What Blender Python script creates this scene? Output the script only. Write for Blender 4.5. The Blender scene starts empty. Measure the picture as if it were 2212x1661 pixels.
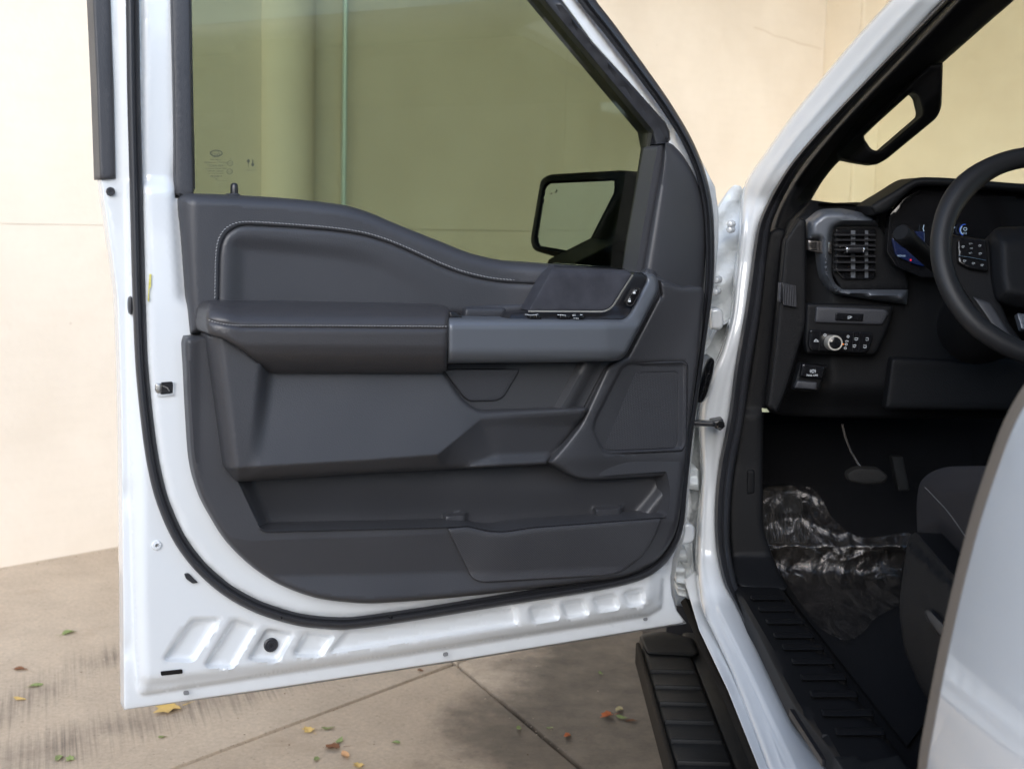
import bpy, bmesh, math, random
import numpy as np
from mathutils import Vector, Matrix
from mathutils.geometry import delaunay_2d_cdt
random.seed(7); rng = np.random.RandomState(5)
scene = bpy.context.scene
COL = scene.collection
R = math.radians

# ------------------------------------------------------------------ camera
F = 2711.0; CX = 1106.0; CY = 830.4; H = 1.40
TILT, ROLL = R(7.8), R(1.63)
_f = np.array([0, math.cos(TILT), -math.sin(TILT)]); _r0 = np.array([1.0, 0, 0]); _u0 = np.cross(_r0, _f)
_r = math.cos(ROLL)*_r0 + math.sin(ROLL)*_u0
_u = -math.sin(ROLL)*_r0 + math.cos(ROLL)*_u0
CAM = np.array([0.0, 0.0, H])
cd = bpy.data.cameras.new('camera'); cam = bpy.data.objects.new('camera', cd); COL.objects.link(cam)
cd.sensor_fit = 'HORIZONTAL'; cd.sensor_width = 36.0; cd.lens = 36.0*F/2212.0
cd.clip_start = 0.02; cd.clip_end = 600
m = Matrix((( _r[0], _u[0], -_f[0], 0), (_r[1], _u[1], -_f[1], 0), (_r[2], _u[2], -_f[2], H), (0, 0, 0, 1)))
cam.matrix_world = m
cd.dof.use_dof = True; cd.dof.focus_distance = 2.25; cd.dof.aperture_fstop = 5.6
scene.camera = cam

# ------------------------------------------------------------------ light
SUN_EL, SUN_AZ = R(21), R(187)      # azimuth clockwise from +Y: behind the photographer
w = bpy.data.worlds.new('World'); scene.world = w; w.use_nodes = True
nt = w.node_tree
bg = nt.nodes['Background']; sky = nt.nodes.new('ShaderNodeTexSky')
sky.sky_type = 'NISHITA'; sky.sun_disc = False; sky.sun_elevation = SUN_EL; sky.sun_rotation = SUN_AZ
sky.air_density = 1.0; sky.dust_density = 1.0; sky.ozone_density = 2.5
nt.links.new(sky.outputs[0], bg.inputs[0]); bg.inputs[1].default_value = 0.15
sl = bpy.data.lights.new('sun', 'SUN'); sun = bpy.data.objects.new('sun', sl); COL.objects.link(sun)
sl.energy = 1.4; sl.angle = R(60); sl.color = (1.0, 0.99, 0.98)
sd_dir = Vector((math.sin(SUN_AZ)*math.cos(SUN_EL), math.cos(SUN_AZ)*math.cos(SUN_EL), math.sin(SUN_EL)))
sun.rotation_euler = sd_dir.to_track_quat('Z', 'Y').to_euler()
scene.view_settings.view_transform = 'Standard'; scene.view_settings.look = 'None'
scene.view_settings.gamma = 1.0; scene.view_settings.use_curve_mapping = False
scene.view_settings.exposure = 1.48
scene.render.engine = 'CYCLES'
try:
    scene.cycles.use_denoising = True
    scene.cycles.max_bounces = 10; scene.cycles.transparent_max_bounces = 16
    scene.cycles.caustics_reflective = False; scene.cycles.caustics_refractive = False
    scene.cycles.sample_clamp_indirect = 6
except Exception: pass

# ------------------------------------------------------------------ geometry helpers
def ray(px, py):
    px = np.asarray(px, float); py = np.asarray(py, float)
    return _f[None]+_r[None]*((px-CX)/F)[..., None]+(-_u[None])*((py-CY)/F)[..., None]
def arr(p):
    p = np.atleast_2d(np.asarray(p, float)); return p
ROOT = np.array([1.42, 1.6, 0.0])            # the truck's place on the ground
HINGE = np.array([0.367, 2.476, 0.58]); LATCH = np.array([-0.617, 1.951, 0.58])
U = (LATCH-HINGE)/np.linalg.norm(LATCH-HINGE); N = np.cross([0, 0, 1.0], U)
def D(p, n):
    """picture point -> door space (x along the door, y out of its inner face, z up) at n metres off the inner sheet"""
    p = arr(p); d = ray(p[:, 0], p[:, 1]); n = np.broadcast_to(np.asarray(n, float), (len(p),))
    t = (n-(CAM-HINGE)@N)/(d@N); P = CAM+d*t[:, None]-HINGE
    return np.stack([P@U, n, P[:, 2]], 1)
def DY(Yfn):
    """truck space, surfaces seen from behind: depth Yfn(px,py) minus the relief height"""
    def f(p, n):
        p = arr(p); d = ray(p[:, 0], p[:, 1])
        Y = (Yfn(p) if callable(Yfn) else np.full(len(p), Yfn))-n
        return CAM+d*(Y/d[:, 1])[:, None]-ROOT
    return f
def DZ(z0, root=ROOT):
    def f(p, n):
        p = arr(p); d = ray(p[:, 0], p[:, 1]); z = z0+np.broadcast_to(np.asarray(n, float), (len(p),))
        return CAM+d*((z-H)/d[:, 2])[:, None]-root
    return f
def ycurve(*pairs):
    ys = [a for a, b in pairs]; Ys = [b for a, b in pairs]
    return lambda p: np.interp(arr(p)[:, 1], ys, Ys)
def xcurve(*pairs):
    ys = [a for a, b in pairs]; Ys = [b for a, b in pairs]
    return lambda p: np.interp(arr(p)[:, 0], ys, Ys)

def resample(pts, step, closed=True):
    pts = arr(pts); out = []
    n = len(pts)
    for i in range(n if closed else n-1):
        a, b = pts[i], pts[(i+1) % n]; L = np.linalg.norm(b-a); k = max(1, int(math.ceil(L/step)))
        for j in range(k): out.append(a+(b-a)*j/k)
    if not closed: out.append(pts[-1])
    return np.array(out)
def spl(pts, step=6, closed=False):
    """Catmull-Rom through the points"""
    pts = arr(pts); n = len(pts); out = []
    for i in range(n if closed else n-1):
        p1, p2 = pts[i], pts[(i+1) % n]
        p0 = pts[i-1] if (i > 0 or closed) else 2*p1-p2
        p3 = pts[(i+2) % n] if (i+2 < n or closed) else 2*p2-p1
        L = np.linalg.norm(p2-p1); k = max(1, int(L/step))
        m1 = (p2-p0)*0.5*min(1, 2*L/(np.linalg.norm(p2-p0)+1e-9)); m2 = (p3-p1)*0.5*min(1, 2*L/(np.linalg.norm(p3-p1)+1e-9))
        for j in range(k):
            t = j/k; t2, t3 = t*t, t*t*t
            out.append((2*t3-3*t2+1)*p1+(t3-2*t2+t)*m1+(-2*t3+3*t2)*p2+(t3-t2)*m2)
    if not closed: out.append(pts[-1])
    return np.array(out)
def rnd(pts, r, seg=5, closed=True):
    """polygon with rounded corners"""
    pts = arr(pts); n = len(pts); rr = [r]*n if np.isscalar(r) else list(r); out = []
    for i in range(n):
        p = pts[i]; a = pts[i-1]; b = pts[(i+1) % n]
        if not closed and i in (0, n-1): out.append(p); continue
        la, lb = np.linalg.norm(a-p), np.linalg.norm(b-p); q = min(rr[i], la*0.48, lb*0.48)
        if q < 0.5: out.append(p); continue
        A = p+(a-p)/la*q; B = p+(b-p)/lb*q
        for j in range(seg+1):
            t = j/seg; out.append((1-t)**2*A+2*t*(1-t)*p+t*t*B)
    return np.array(out)
def inside(P, poly):
    x, y = P[:, 0], P[:, 1]; c = np.zeros(len(P), bool); n = len(poly)
    for i in range(n):
        x1, y1 = poly[i]; x2, y2 = poly[(i+1) % n]
        if y1 == y2: continue
        k = ((y1 > y) != (y2 > y)) & (x < (x2-x1)*(y-y1)/(y2-y1)+x1)
        c ^= k
    return c
def dist(P, line, closed=True):
    a = arr(line); b = np.roll(a, -1, 0) if closed else a[1:]; a = a if closed else a[:-1]
    best = np.full(len(P), 1e18)
    for i in range(len(a)):
        d = b[i]-a[i]; L = d@d+1e-12; t = np.clip(((P-a[i])@d)/L, 0, 1)
        q = a[i]+t[:, None]*d-P; best = np.minimum(best, (q*q).sum(1))
    return np.sqrt(best)
def sd(P, poly):
    poly = arr(poly); d = dist(P, poly); return np.where(inside(P, poly), d, -d)
def S(x):
    x = np.clip(x, 0, 1); return x*x*(3-2*x)

def link(name, me, mat, parent=None, **props):
    o = bpy.data.objects.new(name, me); COL.objects.link(o)
    if mat is not None and len(me.materials) == 0: me.materials.append(mat)
    if parent is not None: o.parent = parent
    for k, v in props.items(): o[k] = v
    return o
def mesh(name, V, Fc, smooth=True, angle=38):
    me = bpy.data.meshes.new(name); me.from_pydata([tuple(v) for v in V], [], [tuple(int(i) for i in f) for f in Fc]); me.validate()
    if smooth:
        for p in me.polygons: p.use_smooth = True
        if angle: me.set_sharp_from_angle(angle=R(angle))
    return me
def relief(name, outline, mapf, hf, mat, parent, sp=10, back=0.02, tdir=(0, -1, 0), holes=(), edge=None, edge_holes=True, feats=(), step=None, angle=38, **props):
    """a solid panel: outline in picture points laid on the real surface by mapf, its relief hf(P) in metres"""
    outline = resample(outline, step or sp*0.8); holes = [resample(h, step or sp*0.8) for h in holes]
    if np.isscalar(hf): c = hf; hf = lambda P: np.full(len(P), c)
    def hh(P):
        h = hf(P)
        if edge:
            wd, dr = edge; dd = dist(P, outline)
            for q in (holes if edge_holes else ()): dd = np.minimum(dd, dist(P, q))
            t = np.clip(1-dd/wd, 0, 1); h = h-dr*(1-np.sqrt(np.maximum(0, 1-t*t)))
        return h
    x0, y0 = outline.min(0); x1, y1 = outline.max(0)
    gx = np.arange(x0, x1, sp); gy = np.arange(y0, y1, sp*0.87)
    G = np.array([(x+(sp/2 if j % 2 else 0), y) for j, y in enumerate(gy) for x in gx]).reshape(-1, 2)
    loops = [outline]+holes
    extra = []
    ds = [edge[0]*k for k in (0.06, 0.22, 0.5, 0.95)] if edge else []
    for lp in loops:
        t = np.roll(lp, -1, 0)-np.roll(lp, 1, 0); nn = np.stack([-t[:, 1], t[:, 0]], 1); nn /= np.linalg.norm(nn, axis=1)[:, None]+1e-9
        for dd in ds:
            for s in (-1, 1):
                q = lp+nn*dd*s; k = dist(q, lp) > dd*0.93; extra.append(q[k])
    for ft in feats:
        line, offs = ft[0], ft[1]; cl = ft[2] if len(ft) > 2 else False
        lp = resample(line, sp*0.8, cl)
        t = np.gradient(lp, axis=0); nn = np.stack([-t[:, 1], t[:, 0]], 1); nn /= np.linalg.norm(nn, axis=1)[:, None]+1e-9
        for o in offs: extra.append(lp+nn*o)
    E_ = np.concatenate(extra) if extra else np.zeros((0, 2))
    def keep(Q, mind):
        k = inside(Q, outline)
        for h in holes: k &= ~inside(Q, h)
        for lp in loops: k &= dist(Q, lp) > mind
        return Q[k]
    E_ = keep(E_, max(0.25, (ds[0]*0.8 if ds else 0.8)))
    if len(E_):      # drop near duplicates
        key = np.round(E_/1.1).astype(int); _, ix = np.unique(key, axis=0, return_index=True); E_ = E_[ix]
    G = keep(G, (ds[-1] if ds else 0)+sp*0.35)
    if len(E_) and len(G):
        occ = set(map(tuple, np.floor(E_/(sp*0.5)).astype(int))); cell = np.floor(G/(sp*0.5)).astype(int)
        G = G[[tuple(c) not in occ for c in cell]]
    P = np.concatenate(loops+[E_, G]); edges = []; o = 0
    for lp in loops:
        k = len(lp); edges += [(o+i, o+(i+1) % k) for i in range(k)]; o += k
    nb = o
    vs, es, fs, ov, oe, of = delaunay_2d_cdt([Vector(p) for p in P], edges, [], 0, 1e-4)
    Q = np.array([(v.x, v.y) for v in vs]); T = np.array([f for f in fs if len(f) == 3])
    cen = Q[T].mean(1); k = inside(cen, outline)
    for h in holes: k &= ~inside(cen, h)
    T = T[k]
    V = mapf(Q, hh(Q))
    # skirt from the boundary loops
    td = np.asarray(tdir, float)*back; Vl = [tuple(v) for v in V]; Fc = [tuple(t) for t in T]
    # orient towards the camera: picture CCW in y-down is clockwise seen by the viewer
    a, b, c = Q[T[0][0]], Q[T[0][1]], Q[T[0][2]]
    cr = (b[0]-a[0])*(c[1]-a[1])-(b[1]-a[1])*(c[0]-a[0])
    if cr > 0: Fc = [f[::-1] for f in Fc]
    if back > 0:
        cnt = {}
        for f in Fc:
            for i in range(3):
                e = (f[i], f[(i+1) % 3]); cnt[e] = cnt.get(e, 0)+1
        low = {}
        def lo(i):
            if i not in low: low[i] = len(Vl); Vl.append(tuple(V[i]+td))
            return low[i]
        for (i, j) in list(cnt):
            if (j, i) not in cnt: Fc.append((j, i, lo(i), lo(j)))
    return link(name, mesh(name, Vl, Fc, angle=angle), mat, parent, **props)
def arclen(line, n):
    line = arr(line); s = np.concatenate([[0], np.cumsum(np.linalg.norm(np.diff(line, axis=0), axis=1))]); t = np.linspace(0, s[-1], n)
    return np.stack([np.interp(t, s, line[:, 0]), np.interp(t, s, line[:, 1])], 1)
def loft(name, left, right, us, mapf, hf, mat, parent, n=60, back=.03, tdir=(0, -1, 0), angle=70, **props):
    """smooth strip between two border lines; hf(u, P) is its height"""
    Lp, Rp = arclen(left, n), arclen(right, n); us = np.asarray(us, float); k = len(us)
    P = (Lp[:, None]+(Rp-Lp)[:, None]*us[None, :, None]).reshape(-1, 2); uu = np.tile(us, n)
    V = mapf(P, hf(uu, P)); Fc = [(i*k+j, (i+1)*k+j, (i+1)*k+j+1, i*k+j+1) for i in range(n-1) for j in range(k-1)]
    ring = [i*k for i in range(n)]+[(n-1)*k+j for j in range(1, k)]+[i*k+k-1 for i in range(n-2, -1, -1)]+[j for j in range(k-2, 0, -1)]
    td = np.asarray(tdir, float)*back; b = len(V); V = [tuple(v) for v in V]+[tuple(V[i]+td) for i in ring]; m_ = len(ring)
    Fc += [(ring[(i+1) % m_], ring[i], b+i, b+(i+1) % m_) for i in range(m_)]
    return link(name, mesh(name, V, Fc, angle=angle), mat, parent, **props)
def sweep_geo(path, prof, mapf, h0=0.0, closed=False, pclosed=True):
    path = arr(path); n = len(path)
    t = (np.roll(path, -1, 0)-np.roll(path, 1, 0)) if closed else np.gradient(path, axis=0)
    nn = np.stack([-t[:, 1], t[:, 0]], 1); nn /= np.linalg.norm(nn, axis=1)[:, None]+1e-9
    prof = arr(prof); k = len(prof)
    hv = np.broadcast_to(np.asarray(h0, float), (n,))
    V = np.concatenate([mapf(path+nn*a, hv+h)[:, None, :] for a, h in prof], 1).reshape(-1, 3); Fc = []
    for i in range(n if closed else n-1):
        for j in range(k if pclosed else k-1):
            a = i*k+j; b = i*k+(j+1) % k; i2 = (i+1) % n
            Fc.append((a, b, i2*k+(j+1) % k, i2*k+j))
    if not closed and pclosed:
        Fc.append(tuple(range(k))[::-1]); Fc.append(tuple((n-1)*k+j for j in range(k)))
    return V, Fc
def sweep(name, path, prof, mapf, mat, parent, h0=0.0, closed=False, angle=60, **props):
    V, Fc = sweep_geo(path, prof, mapf, h0, closed)
    return link(name, mesh(name, V, Fc, angle=angle), mat, parent, **props)
def rprof(a, h, k=10):
    return [(a*math.cos(2*math.pi*i/k), h*math.sin(2*math.pi*i/k)) for i in range(k)]
def merge(parts):
    V, Fc = [], []
    for v, f in parts:
        o = len(V); V += [tuple(x) for x in v]; Fc += [tuple(i+o for i in g) for g in f]
    return V, Fc
def stitch_geo(path, mapf, h, spacing, length, wid, lift, slant=0.0):
    path = resample(path, 1.0, False); n = len(path); parts = []
    seg = np.concatenate([[0], np.cumsum(np.linalg.norm(np.diff(path, axis=0), axis=1))]); s = spacing
    while s+length < seg[-1]:
        ts = np.array([s, s+length*.25, s+length*.75, s+length])
        P = np.stack([np.interp(ts, seg, path[:, 0]), np.interp(ts, seg, path[:, 1])], 1)
        d = P[-1]-P[0]; d /= np.linalg.norm(d)+1e-9; nn = np.array([-d[1], d[0]])
        P = P+nn*np.array([-.5, -.25, .25, .5])[:, None]*slant
        hb = h(P) if callable(h) else np.full(4, h)
        V = [mapf(P[:1], hb[:1]-.0004)[0]]
        for q in (1, 2):
            for a, hh_ in ((-wid, 0), (0, lift), (wid, 0)): V.append(mapf(P[q:q+1]+nn*a, hb[q:q+1]+hh_)[0])
        V.append(mapf(P[3:], hb[3:]-.0004)[0])
        parts.append((V, [(0, 1, 2), (0, 2, 3), (1, 4, 5, 2), (2, 5, 6, 3), (4, 7, 5), (5, 7, 6)])); s += spacing
    return merge(parts)
def box_geo(a, b):
    x0, y0, z0 = a; x1, y1, z1 = b
    V = [(x0, y0, z0), (x1, y0, z0), (x1, y1, z0), (x0, y1, z0), (x0, y0, z1), (x1, y0, z1), (x1, y1, z1), (x0, y1, z1)]
    return V, [(0, 3, 2, 1), (4, 5, 6, 7), (0, 1, 5, 4), (1, 2, 6, 5), (2, 3, 7, 6), (3, 0, 4, 7)]
def bevel_mesh(name, V, Fc, r, seg=3):
    bm = bmesh.new(); vs = [bm.verts.new(v) for v in V]
    for f in Fc:
        try: bm.faces.new([vs[i] for i in f])
        except ValueError: pass
    bmesh.ops.remove_doubles(bm, verts=bm.verts, dist=1e-5); bmesh.ops.recalc_face_normals(bm, faces=bm.faces)
    if r > 0: bmesh.ops.bevel(bm, geom=list(bm.edges), offset=r, segments=seg, profile=0.5, affect='EDGES', clamp_overlap=True)
    me = bpy.data.meshes.new(name); bm.to_mesh(me); bm.free()
    for p in me.polygons: p.use_smooth = True
    me.set_sharp_from_angle(angle=R(40))
    return me
def box(name, a, b, mat, parent=None, r=0.0, root=None, **props):
    o = np.zeros(3) if root is None else root
    V, Fc = box_geo(np.asarray(a, float)-o, np.asarray(b, float)-o)
    return link(name, bevel_mesh(name, V, Fc, r), mat, parent, **props)
def tube_geo(pts, rad, k=10):
    pts = [Vector(p) for p in pts]; n = len(pts); rs = [rad]*n if np.isscalar(rad) else rad; V, Fc = [], []
    prev = None
    for i, p in enumerate(pts):
        t = (pts[min(i+1, n-1)]-pts[max(i-1, 0)]).normalized()
        if prev is None: a = t.orthogonal().normalized()
        else: a = (prev-t*prev.dot(t)).normalized()
        prev = a; b = t.cross(a)
        for j in range(k):
            q = 2*math.pi*j/k; V.append(tuple(p+(a*math.cos(q)+b*math.sin(q))*rs[i]))
    for i in range(n-1):
        for j in range(k): Fc.append((i*k+j, i*k+(j+1) % k, (i+1)*k+(j+1) % k, (i+1)*k+j))
    Fc.append(tuple(range(k))[::-1]); Fc.append(tuple((n-1)*k+j for j in range(k)))
    return V, Fc
def tube(name, pts, rad, mat, parent=None, k=12, **props):
    return link(name, mesh(name, *tube_geo(pts, rad, k), angle=50), mat, parent, **props)
def disc_geo(c, axis, prof, k=20):
    """lathe: prof = [(radius, along axis)]"""
    a = Vector(axis).normalized(); e1 = a.orthogonal().normalized(); e2 = a.cross(e1); c = Vector(c); V, Fc = [], []
    for r, h in prof:
        for j in range(k):
            q = 2*math.pi*j/k; V.append(tuple(c+a*h+(e1*math.cos(q)+e2*math.sin(q))*r))
    for i in range(len(prof)-1):
        for j in range(k): Fc.append((i*k+j, i*k+(j+1) % k, (i+1)*k+(j+1) % k, (i+1)*k+j))
    Fc.append(tuple(range(k))[::-1]); Fc.append(tuple((len(prof)-1)*k+j for j in range(k)))
    return V, Fc
def text_geo(s, x, y, size, mapf, h, flip=False, align='LEFT', sx=1.0, slant=0.0, dy=0.0):
    c = bpy.data.curves.new('t', 'FONT'); c.body = s; c.size = 1.0; c.align_x = align; c.resolution_u = 2; c.shear = slant
    o = bpy.data.objects.new('t', c); me = bpy.data.meshes.new_from_object(o)
    v = np.array([p.co[:2] for p in me.vertices]).reshape(-1, 2); fs = [tuple(p.vertices) for p in me.polygons]
    bpy.data.objects.remove(o); bpy.data.curves.remove(c); bpy.data.meshes.remove(me)
    if not len(v): return [], []
    px = x+(-1 if flip else 1)*v[:, 0]*size*sx; py = y-v[:, 1]*size+dy*(px-x)
    return mapf(np.stack([px, py], 1), np.full(len(v), h)), fs
def line_geo(pts, wd, mapf, h, closed=False):
    """flat printed line"""
    p = arr(pts)
    V, Fc = sweep_geo(p, [(-wd/2, 0), (wd/2, 0)], mapf, h, closed, pclosed=False)
    return V, Fc
def circ(x, y, rx, ry=None, k=16):
    ry = ry or rx; return np.array([(x+rx*math.cos(2*math.pi*i/k), y+ry*math.sin(2*math.pi*i/k)) for i in range(k)])

# ------------------------------------------------------------------ materials
def mat(name, col, rough=0.5, metal=0.0, bump=None, var=0.0, vscale=6.0, coat=0.0, spec=0.5, coat_rough=0.05, rvar=0.0):
    mt = bpy.data.materials.new(name); mt.use_nodes = True; n = mt.node_tree; b = n.nodes['Principled BSDF']
    b.inputs['Base Color'].default_value = (*col, 1); b.inputs['Roughness'].default_value = rough; b.inputs['Metallic'].default_value = metal
    b.inputs['Coat Weight'].default_value = coat; b.inputs['Coat Roughness'].default_value = coat_rough; b.inputs['Specular IOR Level'].default_value = spec
    tc = n.nodes.new('ShaderNodeTexCoord')
    if var or rvar:
        nz = n.nodes.new('ShaderNodeTexNoise'); nz.inputs['Scale'].default_value = vscale; nz.inputs['Detail'].default_value = 7
        n.links.new(tc.outputs['Object'], nz.inputs['Vector'])
        if var:
            mx = n.nodes.new('ShaderNodeMix'); mx.data_type = 'RGBA'
            mx.inputs[6].default_value = (*[c*(1-var) for c in col], 1); mx.inputs[7].default_value = (*[min(1, c*(1+var)) for c in col], 1)
            n.links.new(nz.outputs[0], mx.inputs[0]); n.links.new(mx.outputs[2], b.inputs['Base Color'])
        if rvar:
            mr = n.nodes.new('ShaderNodeMapRange'); mr.inputs[1].default_value = .3; mr.inputs[2].default_value = .7
            mr.inputs[3].default_value = max(0, rough-rvar); mr.inputs[4].default_value = rough+rvar
            n.links.new(nz.outputs[0], mr.inputs[0]); n.links.new(mr.outputs[0], b.inputs['Roughness'])
    if bump:
        kind, sc, st, dist_ = bump
        if kind == 'noise':
            t = n.nodes.new('ShaderNodeTexNoise'); t.inputs['Scale'].default_value = sc; t.inputs['Detail'].default_value = 3
        else:
            t = n.nodes.new('ShaderNodeTexVoronoi'); t.inputs['Scale'].default_value = sc
        n.links.new(tc.outputs['Object'], t.inputs['Vector'])
        bp = n.nodes.new('ShaderNodeBump'); bp.inputs['Strength'].default_value = st; bp.inputs['Distance'].default_value = dist_
        n.links.new(t.outputs[0], bp.inputs['Height']); n.links.new(bp.outputs[0], b.inputs['Normal'])
    return mt
M = {}
M['paint'] = mat('white_paint', (.578, .602, .62), .22, coat=1.0, coat_rough=.04, bump=('noise', 160, .04, .002))
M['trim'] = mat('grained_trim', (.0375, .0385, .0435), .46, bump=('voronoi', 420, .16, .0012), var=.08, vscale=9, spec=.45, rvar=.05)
M['trim2'] = mat('grained_dark_trim', (.032, .033, .038), .5, bump=('voronoi', 420, .30, .0012), var=.08, vscale=9, spec=.4)
M['leather'] = mat('leather', (.034, .0325, .0345), .40, bump=('voronoi', 330, .16, .0014), var=.04, vscale=5, spec=.5)
M['smooth_trim'] = mat('smooth_trim', (.038, .039, .043), .5, spec=.4)
M['silver'] = mat('satin_silver', (.105, .114, .130), .36, metal=.25, bump=('noise', 900, .05, .0006), spec=.5)
M['suede'] = mat('suede', (.034, .035, .042), .95, bump=('noise', 420, .5, .0012), var=.5, vscale=28, spec=.15)
M['black'] = mat('black_plastic', (.012, .012, .014), .32, spec=.5)
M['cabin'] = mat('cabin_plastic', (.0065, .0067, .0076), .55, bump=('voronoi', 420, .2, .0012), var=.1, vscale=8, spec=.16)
M['rubber'] = mat('rubber', (.022, .023, .027), .45, bump=('noise', 300, .1, .001), spec=.45)
M['matte_black'] = mat('matte_black', (.005, .005, .005), .6, spec=.2)
M['gloss'] = mat('gloss_black', (.008, .008, .009), .12, spec=.5)
M['chrome'] = mat('chrome', (.72, .72, .74), .14, metal=1.0)
M['smoke'] = mat('smoked_metal', (.25, .23, .22), .22, metal=.8)
M['steel'] = mat('zinc_steel', (.62, .60, .56), .3, metal=1.0, var=.2, vscale=120)
M['thread'] = mat('pale_thread', (.42, .42, .42), .8)
M['print'] = mat('dark_print', (.035, .04, .028), .6)
M['white_print'] = mat('white_print', (.65, .68, .7), .5)
M['carpet'] = mat('carpet', (.009, .009, .010), .95, bump=('noise', 500, .7, .003), spec=.1)
M['seatcloth'] = mat('seat_cloth', (.020, .0185, .0205), .9, bump=('noise', 600, .4, .001), spec=.25, var=.1, vscale=30)
M['filter'] = mat('sealer', (.62, .66, .68), .4, bump=('noise', 60, .6, .008), var=.08, vscale=25)
M['mirror'] = mat('mirror_silver', (.86, .88, .86), .015, metal=1.0)
M['redtape'] = mat('red_tape', (.45, .12, .13), .5)
M['label'] = mat('printed_sticker', (.55, .5, .12), .5, var=.5, vscale=160)
M['step'] = mat('step_plastic', (.012, .0125, .013), .62, spec=.22, bump=('noise', 250, .3, .0015), var=.35, vscale=5, rvar=.12)
M['dirty'] = mat('dusty_black', (.014, .0115, .009), .85, spec=.15, var=.5, vscale=11, bump=('noise', 80, .3, .003))

def ntree(name):
    mt = bpy.data.materials.new(name); mt.use_nodes = True; n = mt.node_tree
    return mt, n, n.nodes['Principled BSDF'], n.nodes['Material Output']
def glass_mat(name, tint, ior=1.5, boost=1.0):
    mt, n, b, out = ntree(name); n.nodes.remove(b)
    tr = n.nodes.new('ShaderNodeBsdfTransparent'); tr.inputs[0].default_value = (*tint, 1)
    gl = n.nodes.new('ShaderNodeBsdfGlossy'); gl.inputs['Roughness'].default_value = .02
    lw = n.nodes.new('ShaderNodeLayerWeight'); lw.inputs[0].default_value = .5
    pw = n.nodes.new('ShaderNodeMath'); pw.operation = 'POWER'; pw.inputs[1].default_value = 5; n.links.new(lw.outputs['Facing'], pw.inputs[0])
    fr = n.nodes.new('ShaderNodeMath'); fr.operation = 'MULTIPLY_ADD'; fr.inputs[1].default_value = .9; fr.inputs[2].default_value = .035; n.links.new(pw.outputs[0], fr.inputs[0])
    mx = n.nodes.new('ShaderNodeMixShader')
    n.links.new(fr.outputs[0], mx.inputs[0]); n.links.new(tr.outputs[0], mx.inputs[1]); n.links.new(gl.outputs[0], mx.inputs[2])
    n.links.new(mx.outputs[0], out.inputs[0]); return mt
M['glass'] = glass_mat('tinted_glass', (.445, .485, .395))
M['screen_glass'] = glass_mat('windscreen_glass', (.86, .875, .80))

def film_mat():
    mt, n, b, out = ntree('clear_film'); n.nodes.remove(b)
    tr = n.nodes.new('ShaderNodeBsdfTransparent'); tr.inputs[0].default_value = (.93, .93, .93, 1)
    gl = n.nodes.new('ShaderNodeBsdfGlossy'); gl.inputs['Roughness'].default_value = .24; gl.inputs[0].default_value = (.50, .47, .45, 1)
    l0 = n.nodes.new('ShaderNodeLayerWeight'); l0.inputs[0].default_value = .5
    pw = n.nodes.new('ShaderNodeMath'); pw.operation = 'POWER'; pw.inputs[1].default_value = 4; n.links.new(l0.outputs['Facing'], pw.inputs[0])
    lw = n.nodes.new('ShaderNodeMath'); lw.operation = 'MULTIPLY_ADD'; lw.inputs[1].default_value = .6; lw.inputs[2].default_value = .10; n.links.new(pw.outputs[0], lw.inputs[0])
    mx = n.nodes.new('ShaderNodeMixShader')
    tc = n.nodes.new('ShaderNodeTexCoord'); mp_ = n.nodes.new('ShaderNodeMapping'); mp_.inputs['Rotation'].default_value = (0, 0, .7); mp_.inputs['Scale'].default_value = (26, 7, 14)
    nz = n.nodes.new('ShaderNodeTexNoise'); nz.inputs['Scale'].default_value = 1; nz.inputs['Detail'].default_value = 7; nz.inputs['Distortion'].default_value = 1.2
    n.links.new(tc.outputs['Object'], mp_.inputs[0]); n.links.new(mp_.outputs[0], nz.inputs['Vector'])
    bp = n.nodes.new('ShaderNodeBump'); bp.inputs['Strength'].default_value = .45; bp.inputs['Distance'].default_value = .03
    n.links.new(nz.outputs[0], bp.inputs['Height']); n.links.new(bp.outputs[0], gl.inputs['Normal'])
    df = n.nodes.new('ShaderNodeBsdfDiffuse'); df.inputs[0].default_value = (.30, .265, .23, 1)       # dust and scuffs on the film
    n2 = n.nodes.new('ShaderNodeTexNoise'); n2.inputs['Scale'].default_value = 1.3; n2.inputs['Detail'].default_value = 8; n2.inputs['Roughness'].default_value = .72; n2.inputs['Distortion'].default_value = 1.6
    n.links.new(mp_.outputs[0], n2.inputs['Vector'])
    rm = n.nodes.new('ShaderNodeMapRange'); rm.inputs[1].default_value = .46; rm.inputs[2].default_value = .72; rm.inputs[3].default_value = .01; rm.inputs[4].default_value = .15; n.links.new(n2.outputs[0], rm.inputs[0])
    m2 = n.nodes.new('ShaderNodeMixShader'); n.links.new(rm.outputs[0], m2.inputs[0]); n.links.new(tr.outputs[0], m2.inputs[1]); n.links.new(df.outputs[0], m2.inputs[2])
    n.links.new(lw.outputs[0], mx.inputs[0]); n.links.new(m2.outputs[0], mx.inputs[1]); n.links.new(gl.outputs[0], mx.inputs[2])
    n.links.new(mx.outputs[0], out.inputs[0]); return mt
M['film'] = film_mat()
def emit_mat(name, col, s):
    mt, n, b, out = ntree(name); b.inputs['Base Color'].default_value = (.01, .01, .012, 1); b.inputs['Roughness'].default_value = .2
    b.inputs['Emission Color'].default_value = (*col, 1); b.inputs['Emission Strength'].default_value = s; return mt
M['lit_white'] = emit_mat('lit_icon', (.55, .75, 1), .22)
M['lit_blue'] = emit_mat('lit_blue', (.02, .08, .45), .03)
M['lit_red'] = emit_mat('lit_red', (1, .03, .05), .35)
M['lit_amber'] = emit_mat('lit_amber', (1, .25, .03), .8)

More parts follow.
